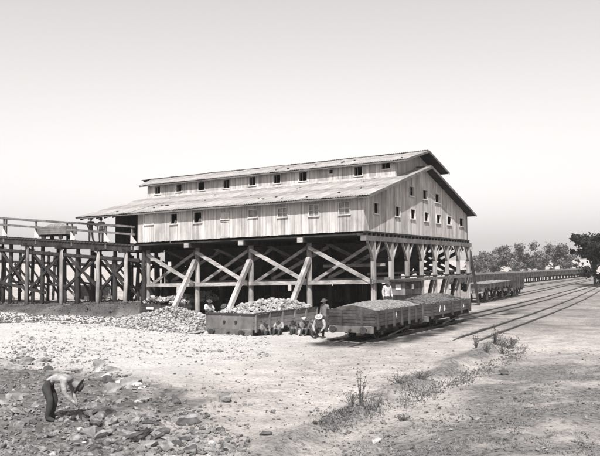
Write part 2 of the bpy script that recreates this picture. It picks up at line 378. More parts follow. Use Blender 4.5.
def window(to3, uc, zc, w, h, style, out=-0.05):
    """frame (part) with panes or shutter as sub-part; to3(u, depth, z), depth grows inwards"""
    mb = MB(); f = .045
    def bx(u0, u1, d0, d1, z0, z1, m_=mb):
        m_.add([to3(u0,d0,z0),to3(u1,d0,z0),to3(u1,d1,z0),to3(u0,d1,z0),to3(u0,d0,z1),to3(u1,d0,z1),to3(u1,d1,z1),to3(u0,d1,z1)],
               [(0,3,2,1),(4,5,6,7),(0,1,5,4),(1,2,6,5),(2,3,7,6),(3,0,4,7)])
    u0, u1, z0, z1 = uc-w/2, uc+w/2, zc-h/2, zc+h/2
    bx(u0-f, u0, out, .09, z0-f, z1+f); bx(u1, u1+f, out, .09, z0-f, z1+f); bx(u0, u1, out, .09, z1, z1+f); bx(u0, u1, out, .09, z0-f, z0)
    bx(u0-f-.02, u1+f+.02, out-.03, .02, z0-f-.035, z0-f-.002)
    fr = shear(mb).build('window', MT['frame'], tip)
    if style == 'open':
        if random.random() < .6:        # a sash pushed aside
            s = MB(); bx(u0+.01, u0+.06, .03, .06, z0+.01, z1-.01, s); bx(u0+w*.36, u0+w*.36+.04, .03, .06, z0+.01, z1-.01, s)
            bx(u0+.06, u0+w*.36, .03, .06, z1-.06, z1-.01, s); shear(s).build('sash', MT['greybeam'], fr)
    elif style == 'shutter':
        n = 4
        for k in range(n):
            s = MB(); bx(u0+w*k/n+.006, u0+w*(k+1)/n-.006, -.01-.006*(k % 2), .02, z0+.01, z1-.01, s); shear(s).build('shutter_board', MT['shutter'], fr)
    else:
        nc, nr = style
        for i in range(nc):
            for j in range(nr):
                s = MB(); bx(u0+w*i/nc+.015, u0+w*(i+1)/nc-.015, .03, .04, z0+h*j/nr+.015, z0+h*(j+1)/nr-.015, s)
                shear(s).build('pane', MT['pane'], fr)
        s = MB()
        for i in range(1, nc): bx(u0+w*i/nc-.02, u0+w*i/nc+.02, .0, .05, z0, z1, s)
        for j in range(1, nr): bx(u0, u1, .003, .047, z0+h*j/nr-.02, z0+h*j/nr+.02, s)
        shear(s).build('glazing_bar', MT['frame'], fr)
    return (u0, u1, z0, z1)

front = lambda u, d, z: (u, d, z)
# long front wall
LW = [(-15.84,6.70,.74,.62,'shutter'),(-13.72,6.64,.56,.66,'open'),(-11.77,6.62,.6,.66,'open'),(-9.66,6.60,.58,.40,'shutter'),
      (-9.66,5.75,.62,.92,'shutter'),(-7.57,6.62,.62,.44,(2,1)),(-5.45,6.55,.62,.52,(2,2)),(-3.3,6.56,.64,.64,(2,2)),(-1.3,6.56,.68,.68,(2,2))]
holes = [window(front, x, z, w, h, st) for x, z, w, h, st in LW]
board_wall('wall_boards', MT['board'], front, -L, -.15, ZF, lambda u: zroof(0)-.03, holes)
# gable wall over the tracks (depth grows towards -x)
gab = lambda u, d, z: (-.10-d, u, z)
GW = [(7.72,8.08),(10.26,8.05),(12.87,8.0),(1.75,6.59),(5.15,6.59),(7.89,6.58),(10.53,6.54),(13.07,6.52),(15.59,6.52),(18.63,6.55)]
random.seed(11)
holes = [window(gab, y, z, .70+.02*y, .60, 'open' if i not in (4,) else 'open') for i, (y, z) in enumerate(GW)]
board_wall('gable_boards', MT['board'], gab, 0.0, WD, ZF, lambda u: zroof(u)-.03, holes)
# rear wall and the end wall above the canopy
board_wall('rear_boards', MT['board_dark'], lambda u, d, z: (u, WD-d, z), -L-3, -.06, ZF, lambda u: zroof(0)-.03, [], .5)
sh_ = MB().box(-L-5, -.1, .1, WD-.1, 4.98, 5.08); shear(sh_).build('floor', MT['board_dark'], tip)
board_wall('added_partition', MT['board_dark'], lambda u, d, z: (-L+6+d, u, z), .3, WD-.3, 5.08, lambda u: zroof(u)-.1, [], .6)
board_wall('added_partition', MT['board_dark'], lambda u, d, z: (-L+.05+d, u, z), 3.4, WD-.3, 5.08, lambda u: zroof(u)-.1, [], .6)  # added partition, keeps the sky from showing through the open windows
# inside posts that carry the roof
for y in (5.75, 10.08, 14.41):
    for x in (-16.6, -8.4): shear(MB().box(x-.12, x+.12, y-.12, y+.12, 5.09, zroof(y)-.15)).build('roof_post', MT['dark_timber'], tip)

# lower roof: corrugated sheets laid side by side, two rows on each slope
def sheet_mesh(width, length, waves, slope):
    vs = []; fs = []; n = waves*4+1; cs = math.cos(math.atan(slope)); 
    for j, t in enumerate((0, length)):
        for i in range(n):
            vs.append((width*i/(n-1)*1.04, t, t*slope+.018*math.sin(i*math.pi/2)))
    for i in range(n-1): fs.append((i, i+1, n+i+1, n+i))
    me = bpy.data.meshes.new('roof_sheet'); me.from_pydata(vs, [], fs); me.materials.append(MT['iron_roof'])
    return me
def roof_slope(x0, x1, y_eave, y_top, z_eave, slope, rows, name='roof_sheet'):
    run = abs(y_top-y_eave); sgn = 1 if y_top > y_eave else -1; n = round((x1-x0)/.78); w = (x1-x0)/n
    lr = run/rows*1.03; me = sheet_mesh(w, lr, 5, slope)
    for r in range(rows):
        for k in range(n):
            x = x0+w*k; yy = y_eave+sgn*run/rows*r
            o = link(name, me, None, tip)
            o.location = T(x if sgn > 0 else x+w, yy, z_eave+slope*run/rows*r+.016*(r)+random.uniform(0, .008)+(.006 if k % 2 else 0))
            o.location.y -= sgn*random.uniform(-.03, .05)*(1 if r == 0 else 0); o.rotation_euler = (random.uniform(-.004,.004), -math.atan(SH)*sgn+random.uniform(-.004,.004), 0 if sgn > 0 else math.pi)
XL = -22.01
CW = 4.2                                        # half width of the clerestory walls
roof_slope(XL, EX, -EY, WD/2-CW+.05, ZE, SL, 2)
roof_slope(XL, EX, WD+EY, WD/2+CW-.05, ZE, SL, 2)
roof_slope(-0.75, EX, WD/2-CW+.05, WD/2+.02, ZE+SL*(WD/2-CW+.05+EY), SL, 1)    # the strip of roof in front of the clerestory
roof_slope(-0.75, EX, WD/2+CW-.05, WD/2-.02, ZE+SL*(WD/2-CW+.05+EY), SL, 1)
# roof boarding below the sheets closes the inside, then fascia and barge boards
for sgn in (0, 1):
    mb = MB()
    ya, yb = -EY+.05, WD/2-CW
    if sgn: ya, yb = WD+EY-.05, WD/2+CW
    za, zb = ZE-.045, ZE+SL*(WD/2-CW+EY)-.045
    mb.add([(XL+.1,ya,za),(EX-.06,ya,za),(EX-.06,yb,zb),(XL+.1,yb,zb),(XL+.1,ya,za-.05),(EX-.06,ya,za-.05),(EX-.06,yb,zb-.05),(XL+.1,yb,zb-.05)],
           [(0,1,2,3),(7,6,5,4),(0,4,5,1),(1,5,6,2),(2,6,7,3),(3,7,4,0)])
    shear(mb).build('roof_boarding', MT['board_dark'], tip)
    mb = MB(); mb.add([(-.74,yb,zb),(EX-.06,yb,zb),(EX-.06,WD/2,ZR-.045),(-.74,WD/2,ZR-.045),(-.74,yb,zb-.05),(EX-.06,yb,zb-.05),(EX-.06,WD/2,ZR-.095),(-.74,WD/2,ZR-.095)],
           [(0,1,2,3),(7,6,5,4),(0,4,5,1),(1,5,6,2),(2,6,7,3),(3,7,4,0)])
    shear(mb).build('roof_boarding', MT['board_dark'], tip)
def barge(x, pts, w=.05, h=.16, name='barge_board', mat='greybeam'):
    for a, c_ in pts: shear(MB().beam((x, a[0], a[1]), (x, c_[0], c_[1]), w, h)).build(name, MT[mat], tip)
barge(EX+.03, [((-EY-.02, ZE-.06), (WD/2, ZR-.06)), ((WD/2, ZR-.06), (WD+EY+.02, ZE-.06))], .05, .16)
barge(XL-.03, [((-EY-.02, ZE-.06), (WD/2-CW, zroof(WD/2-CW)-.06)), ((WD/2+CW, zroof(WD/2-CW)-.06), (WD+EY+.02, ZE-.06))], .05, .14)
shear(MB().box(XL, EX, -EY+.03, -EY+.07, ZE-.13, ZE-.03)).build('fascia', MT['greybeam'], tip)
for k in range(26):                             # small dark patches on the front slopes
    x = random.uniform(-20, 0); y = random.uniform(-.2, 5.2) if k < 19 else random.uniform(6.3, 9.6)
    zr = zroof(y)+.045 if k < 19 else 9.955+.248*(y-5.73)+.045
    q = random.uniform(.05, .11); shear(MB().box(x-q*.6, x+q*.6, y-q*.8, y+q*.8, zr-.03, zr+.03)).build('roof_patch', MT['iron'], tip)
# rafters at the open canopy end and its posts
for k in range(7):
    x = XL+.3+k*.75
    shear(MB().beam((x, -EY+.1, ZE-.17), (x, WD/2-CW, zroof(WD/2-CW)-.17), .07, .12)).build('rafter', MT['dark_timber'], tip)
for x, y in ((-21.6, 3.6), (-21.6, 9.0), (-19.4, 16.0), (-21.6, 16.0)):
    shear(MB().box(x-.13, x+.13, y-.13, y+.13, 4.7, zroof(y)-.18)).build('canopy_post', MT['dark_timber'], tip)
shear(MB().box(XL+.2, -L, 3.5, 3.7, zroof(3.6)-.36, zroof(3.6)-.18)).build('canopy_beam', MT['dark_timber'], tip)
board_wall('added_canopy_screen', MT['board_dark'], lambda u, d, z: (u, 3.3+d, z), -21.9, -L+.1, 4.9, lambda u: zroof(3.3)-.36, [], .4)  # added dark screen, paints the gloom under the canopy

# clerestory
UZE, UZR, UX0, UX1 = 9.955, 11.03, -21.76, .31
UH = WD/2-5.73; USL = (UZR-UZE)/UH
CY0, CY1 = WD/2-CW+.28, WD/2+CW-.28
CX0, CX1 = -21.25, -.08-.55
cler = lambda u, d, z: (u, CY0+d, z)
CWN = [(-20.24,9.52,.55,.58),(-18.16,9.54,.52,.56),(-16.05,9.51,.6,.6),(-13.79,9.51,.55,.62),(-11.54,9.53,.55,.62),(-9.5,9.52,.57,.6),(-7.41,9.52,.62,.6),(-5.25,9.66,.28,.28),(-3.23,9.52,.58,.6)]
holes = [window(cler, x, z, w, h, 'open', out=-.03) for x, z, w, h in CWN]
holes.append(window(cler, -1.25, 9.70, .6, .38, 'open', out=-.03))
zrf = lambda y: ZE+SL*(y+EY)
board_wall('clerestory_boards', MT['board'], cler, CX0, CX1, zrf(CY0)-.05, UZE+USL*(CY0-(WD/2-UH))-.04, holes)
zcl = lambda y: UZE+USL*(UH-abs(y-WD/2))
board_wall('clerestory_gable', MT['board'], lambda u, d, z: (CX1+.05-d, u, z), CY0, CY1, zrf(CY0)-.05, lambda u: zcl(u)-.04, [])
board_wall('clerestory_end', MT['board'], lambda u, d, z: (CX0+d, u, z), CY0, CY1, zrf(CY0)-.05, lambda u: zcl(u)-.04, [])
board_wall('clerestory_rear', MT['board_dark'], lambda u, d, z: (u, CY1-d, z), CX0, CX1, zrf(CY0)-.05, UZE, [], .5)
# pale flashing board along the foot of the clerestory
fl = MB().beam((CX0, CY0-.06, zrf(CY0-.06)+.10), (CX1+.05, CY0-.06, zrf(CY0-.06)+.10), .03, .14); shear(fl).build('flashing', MT['frame'], tip)
roof_slope(UX0, UX1, WD/2-UH, WD/2+.03, UZE, USL, 1, 'upper_roof_sheet')
roof_slope(UX0-3.4, UX1, WD/2+UH, WD/2-.03, UZE, USL, 1, 'upper_roof_sheet')
for sgn in (-1, 1):
    ya, za = WD/2+sgn*(UH-.05), UZE-.04; xl = UX0+.1 if sgn < 0 else UX0-3.3
    mb = MB().add([(xl,ya,za),(UX1-.06,ya,za),(UX1-.06,WD/2,UZR-.04),(xl,WD/2,UZR-.04),(xl,ya,za-.05),(UX1-.06,ya,za-.05),(UX1-.06,WD/2,UZR-.09),(xl,WD/2,UZR-.09)],
           [(0,1,2,3),(7,6,5,4),(0,4,5,1),(1,5,6,2),(2,6,7,3),(3,7,4,0)])
    shear(mb).build('roof_boarding', MT['board_dark'], tip)
tri = MB().add([(UX0,WD/2-UH,UZE+.004),(UX0,WD/2,UZR+.004),(UX0-2.5,WD/2,UZR+.004),(UX0,WD/2-UH,UZE-.03),(UX0,WD/2,UZR-.03),(UX0-2.5,WD/2,UZR-.03)],[(0,1,2),(5,4,3),(0,3,4,1),(1,4,5,2),(2,5,3,0)])
shear(tri).build('upper_roof_sheet', MT['iron_roof'], tip)
barge(UX1+.03, [((WD/2-UH-.02, UZE-.05), (WD/2, UZR-.05)), ((WD/2, UZR-.05), (WD/2+UH+.02, UZE-.05))], .05, .14)
shear(MB().beam((UX0, WD/2, UZR+.03), (UX1, WD/2, UZR+.03), .22, .03)).build('ridge_cap', MT['iron_roof'], tip)
shear(MB().beam((-0.7, WD/2, ZR+.03), (EX, WD/2, ZR+.03), .22, .03)).build('ridge_cap', MT['iron_roof'], tip)
shear(MB().box(UX0, UX1, WD/2-UH+.03, WD/2-UH+.07, UZE-.12, UZE-.03)).build('fascia', MT['greybeam'], tip)

# ---- floor framing under the building
SX, SY, SB = 4.2075, 2.705, 1.09
PX = [-i*SX for i in range(5)]; PY = [SB+j*SY for j in range(8)]
for x in PX[1:]:
    shear(MB().box(x-.16, x+.16, -.04, WD-.1, 4.70, 4.975)).build('cross_beam', MT['dark_timber'], tip)  # dark copy paints the shade under the floor; only the ends stay pale
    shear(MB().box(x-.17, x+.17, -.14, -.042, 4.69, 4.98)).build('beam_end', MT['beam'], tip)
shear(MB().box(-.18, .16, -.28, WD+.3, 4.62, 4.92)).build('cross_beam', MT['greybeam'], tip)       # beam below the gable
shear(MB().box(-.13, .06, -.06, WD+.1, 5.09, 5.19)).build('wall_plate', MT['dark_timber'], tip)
jm = MB().box(-.55, .06, -.07, .07, 4.93, 5.08).mesh('joist'); jm.materials.append(MT['dark_timber'])  # joists coloured dark to paint the shadow line above the gable beam
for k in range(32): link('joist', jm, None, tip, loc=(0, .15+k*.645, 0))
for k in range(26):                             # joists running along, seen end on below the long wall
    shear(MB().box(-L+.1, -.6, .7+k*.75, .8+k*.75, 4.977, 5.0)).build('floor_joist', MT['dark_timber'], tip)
def log(x, y, z0, z1, r=.15, name='post', mat='post', dx=0, dy=0):
    n = 5; pts = [(x+dx*k/(n-1)+random.uniform(-.015,.015), y+dy*k/(n-1)+random.uniform(-.015,.015), z0+(z1-z0)*k/(n-1)) for k in range(n)]
    return MB().tube(pts, [r*(1.08-.16*k/(n-1)) for k in range(n)], 9, .03).build(name, MT[mat], tip, True)
for i, x in enumerate(PX):
    for j, y in enumerate(PY):
        front_row = j == 0 or i == 0
        if i == 0:
            shear(MB().box(x-.12, x+.12, y-.12, y+.12, -.4, 4.62)).build('post', MT['post'], tip)
        else:
            log(x, y, -.7-(.5 if i == 4 else 0), 4.70+SH*x, .17 if j == 0 else .15, 'post', 'post' if j < 1 else 'dark_timber')  # inner rows take the dark copy, shade painted into the posts
# braces with pale timber on the long front
for i in range(4):
    xa, xb = PX[i+1], PX[i]
    shear(MB().beam((xa+.1, .80, 4.42), (xb-.02, .80, 2.32+random.uniform(-.06,.06)), .12, .22)).build('brace', MT['beam'], tip)
    shear(MB().beam((xb-.35, 1.36, 4.42), (xa+.05, 1.36, 2.30), .11, .18)).build('brace', MT['beam_dull'], tip)
shear(MB().box(-L-.1, .2, .78, .92, 2.17, 2.40)).build('girt', MT['beam'], tip)
shear(MB().box(-L-.1, -.2, .92, 2.6, 2.25, 2.34)).build('girt', MT['beam'], tip)
shear(MB().box(-SX, -.1, 2.9, 3.1, 3.18, 3.36)).build('girt', MT['beam_dull'], tip)
# raking shores in front
for x, dx, zt in ((PX[3], .02, 3.75), (PX[2], .05, 3.62), (PX[1], .1, 3.62)):
    shear(MB().beam((x-.05, -2.2, -.35), (x+dx, .82, zt+.12), .26, .26, (1,0,0))).build('raking_shore', MT['beam_rake'], tip)
# gable side: Y shaped heads, girts, walkway
for j, y in enumerate(PY):
    for s in (-1, 1):
        shear(MB().beam((.03, y+s*.08, 3.50), (.03, y+s*.92, 4.62), .10, .13, (1,0,0))).build('knee_brace', MT['post'], tip)
shear(MB().box(.145, .29, SB-.4, PY[7]+.4, 2.20, 2.38)).build('girt', MT['greybeam'], tip)  # greyer timber paints the shadow on this girt
shear(MB().box(-.5, .14, SB+3, PY[7]+.4, 2.44, 2.52)).build('walkway_boards', MT['dark_timber'], tip)
shear(MB().box(-.4, -.25, SB, PY[7]+.4, 2.66, 2.80)).build('girt', MT['dark_timber'], tip)
# far corner raking strut and second legs of the far posts
shear(MB().beam((.78, PY[7]+.1, -.1), (.05, PY[7]+.25, 4.3), .18, .2, (1,0,0))).build('raking_shore', MT['dark_timber'], tip)
for j in (4, 5, 6):
    shear(MB().beam((-1.0, PY[j]+.6, -.2), (-.3, PY[j]+.35, 2.2), .2, .2)).build('strut', MT['greybeam'], tip)
# inner bracing seen through the gable posts
for x in (PX[1], PX[2]):
    for j in range(3, 7):
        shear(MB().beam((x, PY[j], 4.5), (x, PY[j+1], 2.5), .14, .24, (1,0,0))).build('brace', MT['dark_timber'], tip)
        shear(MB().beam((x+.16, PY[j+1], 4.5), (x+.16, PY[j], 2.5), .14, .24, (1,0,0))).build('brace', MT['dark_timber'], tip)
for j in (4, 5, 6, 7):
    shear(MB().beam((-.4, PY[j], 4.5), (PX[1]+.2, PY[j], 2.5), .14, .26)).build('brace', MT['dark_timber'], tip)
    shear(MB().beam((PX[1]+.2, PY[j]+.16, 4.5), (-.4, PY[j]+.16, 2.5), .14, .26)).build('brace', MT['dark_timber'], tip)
# iron straps and bolts where the front braces meet the posts
for i, x in enumerate(PX):
    for z in (2.28, 4.40):
        if z > 4 and i == 0: continue
        shear(MB().box(x-.05, x+.05, .715, .735, z-.16, z+.16)).build('iron_strap', MT['iron'], tip)
# more timber deeper in: sloping chutes and cross braces along the second row
for i in range(4):
    xa, xb = PX[i+1], PX[i]
    shear(MB().beam((xa, 3.65, 2.5), (xb, 3.65, 4.5), .12, .22)).build('brace', MT['beam_dull'], tip)
    shear(MB().beam((xa+.8, 2.0, 4.6), (xa+2.6, 5.6, 3.0), .5, .06)).build('chute', MT['greybeam'], tip)
    shear(MB().box(xa, xb, 3.5, 3.62, 2.3, 2.5)).build('girt', MT['greybeam'], tip)
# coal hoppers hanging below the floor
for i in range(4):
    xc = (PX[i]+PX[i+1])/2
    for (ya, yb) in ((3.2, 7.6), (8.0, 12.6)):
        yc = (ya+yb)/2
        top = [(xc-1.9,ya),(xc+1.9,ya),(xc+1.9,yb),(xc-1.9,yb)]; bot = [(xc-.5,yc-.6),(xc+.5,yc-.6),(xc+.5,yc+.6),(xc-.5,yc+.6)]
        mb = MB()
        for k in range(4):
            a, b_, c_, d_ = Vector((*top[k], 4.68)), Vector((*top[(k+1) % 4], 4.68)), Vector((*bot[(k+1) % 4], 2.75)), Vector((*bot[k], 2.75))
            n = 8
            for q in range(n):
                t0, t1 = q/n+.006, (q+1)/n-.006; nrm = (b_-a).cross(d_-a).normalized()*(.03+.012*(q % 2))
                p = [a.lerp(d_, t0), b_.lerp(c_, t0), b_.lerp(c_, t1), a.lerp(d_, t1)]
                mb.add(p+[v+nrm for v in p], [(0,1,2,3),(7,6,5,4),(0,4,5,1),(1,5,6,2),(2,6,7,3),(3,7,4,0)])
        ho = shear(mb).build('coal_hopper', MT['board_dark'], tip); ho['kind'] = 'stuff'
# added dark plank screens that shut out the light behind the loading floor
board_wall('added_back_screen', MT['board_dark'], lambda u, d, z: (u, 18.6+d, z), -L+1.5, -5.2, -.6, 4.9, [(-12.0,-11.4,1.7,2.1),(-9.0,-8.3,1.9,2.3),(-7.2,-6.6,1.8,2.4)], .4)
board_wall('added_back_screen', MT['board_dark'], lambda u, d, z: (u, 13.2+d, z), -L+2.5, -3.4, 2.0, 4.9, [], .4)

board_wall('added_end_screen', MT['board_dark'], lambda u, d, z: (-L-.05+d, u, z), 3.0, 20.0, -.9, 4.9, [(4.1,4.7,1.6,2.3),(6.3,6.8,1.2,1.5),(3.2,3.7,3.2,3.9),(5.0,5.5,3.4,4.1),(9.2,9.8,1.7,2.0),(12.2,12.9,1.6,1.9)], .4)  # added dark wall, shuts out the light past the left end

# ------------------------------------------------------------------ trestle approach
tr = thing('trestle_bridge', (0,0,0), 0, 'dark timber trestle bridge on tall log posts leading into the left end of the tipple', 'bridge')
def dz(x): return 4.81-0.061*(x+17.05)
def tpart(name, mb, mat): return mb.build(name, MT[mat], tr)
for yy, wd_ in ((.15, .3), (1.0, .25), (2.0, .25), (2.85, .3)):
    tpart('stringer', MB().beam((-46, yy, dz(-46)-.42), (-17.0, yy, dz(-17.0)-.42), wd_, .40), 'dark_timber')
x = -46
dm = MB().box(-.13, .13, -.08, 3.1, -.09, 0).mesh('deck_plank'); dm.materials.append(MT['dark_timber'])
while x < -17.0:
    o = link('deck_plank', dm, None, tr, loc=(x, 0, dz(x)-.12+random.uniform(-.01,.01))); x += .30
fx = [-41.5, -38.0, -34.6, -31.2, -27.69, -24.15, -20.57, -18.0]
def tlog(x, y, x1, z0, z1, r, mat, name='post'):
    pts = [(x+(x1-x)*k/4+random.uniform(-.03,.03), y+random.uniform(-.03,.03), z0+(z1-z0)*k/4) for k in range(5)]
    return MB().tube(pts, [r*(1.1-.2*k/4) for k in range(5)], 8, .05).build(name, MT[mat], tr, True)
for i, x in enumerate(fx):
    tlog(x, .15, x+.05, hz(x, .15)-.5, dz(x)-.62, .135, 'log_dark' if i not in (5, 6, 7) else 'post')
    xb = x+1.2
    tlog(xb, .55, xb+.05, hz(xb, .6)-.5, dz(xb)-.62, .15, 'dark_timber')
    tlog(x+.5, 2.85, x+.4, hz(x, 2.8)-.5, dz(x)-.62, .16, 'dark_timber')
    tlog(x+.2, 5.2, x+.3, hz(x, 5)-.5, dz(x)-1.2, .12, 'dark_timber')
    tlog(x+2.2, 1.9, x+2.1, hz(x+2.2, 2)-.5, dz(x)-.7, .11, 'dark_timber')
    tlog(x-.6, 4.3, x-.5, hz(x, 4)-.5, dz(x)-1.0, .10, 'log_dark')
    tpart('cap_beam', MB().beam((x, -.35, dz(x)-.62+.02), (x+.3, 3.3, dz(x)-.6), .26, .24), 'dark_timber')
    if i < len(fx)-1:
        x2 = fx[i+1]
        tpart('brace', MB().beam((x, .36, dz(x)-.9), (x2, .36, 1.6), .07, .18), 'dark_timber')
        tpart('brace', MB().beam((x2, .46, dz(x2)-.9), (x, .46, 1.6), .07, .18), 'dark_timber')
        tpart('brace', MB().beam((x+.1, 1.9, dz(x)-2.2), (x2, 2.0, .7), .07, .16), 'log_dark')
        tpart('girt', MB().beam((x, 1.75, 1.9+.2*(i%2)), (x2, 1.75, 1.7), .08, .16), 'dark_timber')
        tpart('brace', MB().beam((x+.4, 3.05, dz(x)-1.0), (x2+.4, 3.05, .9), .07, .18), 'dark_timber')
        tpart('brace', MB().beam((x2+.4, 3.15, dz(x2)-1.0), (x+.4, 3.15, .9), .07, .18), 'dark_timber')
tpart('girt', MB().beam((-46, .30, 5.55), (-16.9, .30, 3.62), .10, .22), 'dark_timber')
tpart('girt', MB().beam((-46, 3.0, 5.35), (-16.9, 3.0, 3.4), .10, .2), 'dark_timber')
tpart('girt', MB().beam((-34, .42, 2.5), (-26, .42, 1.3), .1, .2), 'dark_timber')
# hand rails with white knee brackets
rx = [-44, -40.5, -37, -33.5, -30.07, -26.6, -22.93, -19.68, -17.3]
def rz_(x): return 5.9-0.079*(x+17.05)
for i, x in enumerate(rx):
    tpart('rail_post', MB().box(x-.055, x+.055, -.06, .05, dz(x)-.5, rz_(x)), 'greybeam')
    tpart('knee_bracket', MB().prism([(x-.02, dz(x)+.55), (x+.46, dz(x)+.0), (x+.40, dz(x)-.06), (x-.05, dz(x)-.03)], -.13, -.07), 'frame')
    tpart('rail_post', MB().box(x-.05, x+.05, 3.0, 3.1, dz(x)-.4, rz_(x)-.1), 'dark_timber')
for a, b_, y, dz_, mt in ((-46,-17.0,-.09,0,'greybeam'), (-46,-17.0,-.07,-.52,'greybeam'), (-46,-17.2,3.05,-.05,'dark_timber'), (-46,-17.2,3.05,-.55,'dark_timber')):
    tpart('hand_rail', MB().beam((a, y, rz_(a)+dz_), (b_, y, rz_(b_)+dz_), .06, .13), mt)

for x in (-45, -42, -39.6, -36.3, -33.0, -30.4, -28.6, -26.0, -23.6, -21.0, -19.0):
    tlog(x, 7.6, x+.2, -.6, dz(x)-1.5, .12, 'dark_timber')
    tpart('brace', MB().beam((x, 7.7, 3.6), (x+2.6, 7.7, 1.0), .07, .16), 'dark_timber')
tpart('girt', MB().beam((-46, 7.5, 3.9), (-17, 7.5, 3.0), .1, .22), 'dark_timber')
# tub on the trestle
tub = thing('ore_tub', (-26.1, 1.5, dz(-26.1)-.12), 0, 'heaped grey tipping tub standing behind the trestle hand rail', 'mine cart')
for sgn in (-1, 1):
    for k in range(4):
        MB().box(-1.55, 1.55, sgn*.55-.03, sgn*.55+.03, .38+k*.15+.006, .38+(k+1)*.15-.006).build('plank', MT['wagon_pale'], tub)
    for s2 in (-1, 1):
        MB().tube([(s2*.9, sgn*.42-.05, .2), (s2*.9, sgn*.42+.05, .2)], [.2, .2], 14).build('wheel', MT['iron'], tub)
    MB().box(sgn*1.52-.03, sgn*1.52+.03, -.51, .51, .38, .98).build('end_board', MT['wagon_pale'], tub)
MB().box(-1.6, 1.6, -.3, .3, .27, .37).build('underframe', MT['dark_timber'], tub)
def heap_mesh(name, lx, ly, h, mat, n=22, rough=.06, shape=1.0, ridge=False):
    vs = []; fs = []; m_ = max(6, int(n*ly/lx)) if ly < lx else n; n_ = n if ly < lx else max(6, int(n*lx/ly))
    if ly >= lx: m_ = n
    s = random.uniform(0, 90)
    for j in range(m_+1):
        for i in range(n_+1):
            u = 2*i/n_-1; v = 2*j/m_-1
            prof = max(0, 1-abs(u)**1.6)*(max(0, 1-abs(v)**3) if ridge else max(0, 1-abs(v)**1.6))
            z = h*prof**shape+rough*float(fbm(np.array(i*.9+s), np.array(j*.9+s), 3))*2*min(1, 4*prof+.25)
            vs.append((u*lx/2+random.uniform(-.02,.02), v*ly/2+random.uniform(-.02,.02), z))
    for j in range(m_):
        for i in range(n_): a = j*(n_+1)+i; fs.append((a, a+1, a+n_+2, a+n_+1))
    me = bpy.data.meshes.new(name); me.from_pydata(vs, [], fs); me.materials.append(mat); return me
tl = link('ore_load', heap_mesh('ore_load', 3.0, 1.0, .35, MT['coal'], 20), None, None, loc=(-26.1, 1.5, dz(-26.1)+.78))
tag(tl, 'rounded heap of grey ore lying in the tub on the trestle', 'ore', kind='stuff')

# ------------------------------------------------------------------ stones
def stone_mesh(name, seed, mat, sub=2, flat=.62):
    bm_ = bmesh.new(); bmesh.ops.create_icosphere(bm_, subdivisions=sub, radius=.5); rs = np.random.default_rng(seed)
    pl = [(Vector(rs.normal(size=3)).normalized(), rs.uniform(.15, .36)) for _ in range(13)]
    for v in bm_.verts:
        for n_, d in pl:
            t = v.co.dot(n_)-d
            if t > 0: v.co -= n_*t
        v.co += Vector(rs.normal(size=3))*.012; v.co.z *= flat
    me = bpy.data.meshes.new(name); bm_.to_mesh(me); bm_.free(); me.materials.append(mat); return me
SG = [stone_mesh('rubble_stone', 40+k, MT['grey_stone']) for k in range(9)]
SP = [stone_mesh('rubble_stone', 70+k, MT['pale_stone']) for k in range(6)]
SD = [stone_mesh('rubble_stone', 90+k, MT['dark_stone']) for k in range(4)]
LOWP = [stone_mesh('chip', 10+k, None, 1, .7) for k in range(6)]
for me in LOWP: me.materials.clear()
def arr(me):
    v = np.empty(len(me.vertices)*3); me.vertices.foreach_get('co', v); v = v.reshape(-1, 3)
    f = np.array([tuple(p.vertices) for p in me.polygons]); return v, f
LA = [arr(m_) for m_ in LOWP]
def scatter(name, pts, sizes, mat, label, cat, group=None):
    V = []; Fc = []; n = 0
    for (x, y, z), s in zip(pts, sizes):
        v, f = LA[RNG.integers(len(LA))]; a = RNG.uniform(0, 6.28); c_, s_ = math.cos(a), math.sin(a)
        t = RNG.uniform(-.6, .6); ct, st = math.cos(t), math.sin(t)
        sc = s*RNG.uniform(.55, 1.5, 3); w = v*sc
        w = np.stack([w[:,0], w[:,1]*ct-w[:,2]*st, w[:,1]*st+w[:,2]*ct], 1)
        w = np.stack([w[:,0]*c_-w[:,1]*s_+x, w[:,0]*s_+w[:,1]*c_+y, w[:,2]+z], 1)
        V.append(w); Fc.append(f+n); n += len(w)
    V = np.concatenate(V); Fc = np.concatenate(Fc)
    me = bpy.data.meshes.new(name); me.from_pydata(V.tolist(), [], Fc.tolist()); me.materials.append(mat)
    o = bpy.data.objects.new(name, me); COL.objects.link(o); tag(o, label, cat, group, 'stuff'); return o
C = Vector((17.464, -39.081, 3.318))
def on_ground(u, v):
    d = F+RX*((u-300)/FPX)+UX*((228-v)/FPX); t = (0-C.z)/d.z; p = C+d*t; return p.x, p.y
# individual rubble stones in the left foreground, the nearest 280 as things
cnt = 0
while cnt < 262:
    u = random.uniform(4, 250); v = 352+106*random.random()**.8
    lim = 95+ (v-352)*1.35
    if u > lim+40 or (u > lim and random.random() < .8): continue
    if 20 < u < 90 and 360 < v < 436 and (cnt < 30 or random.random() < .5): continue
    x, y = on_ground(u, v); d_ = math.hypot(x-C.x, y-C.y)
    px = random.choice((4.5,5,6,7,8,9,11,13,16)) if u < lim else random.choice((3,3.5,4,5))
    if cnt < 30: px = random.uniform(13, 23)
    s = px*d_/FPX*1.35
    r_ = random.random(); me = random.choice(SG if r_ < .68 else (SP if r_ < .74 else SD))
    o = bpy.data.objects.new('rubble_stone', me); COL.objects.link(o); o.location = (x, y, hz(x, y)+s*.02)
    o.rotation_euler = (random.uniform(-.35,.35), random.uniform(-.35,.35), random.uniform(0, 6.28)); o.scale = (s*random.uniform(.9,1.35), s*random.uniform(.8,1.05), s*random.uniform(.7,1.15))
    tag(o, 'rough broken stone lying loose among the rubble of the left foreground', 'stone', 'rubble stones in the left foreground'); cnt += 1
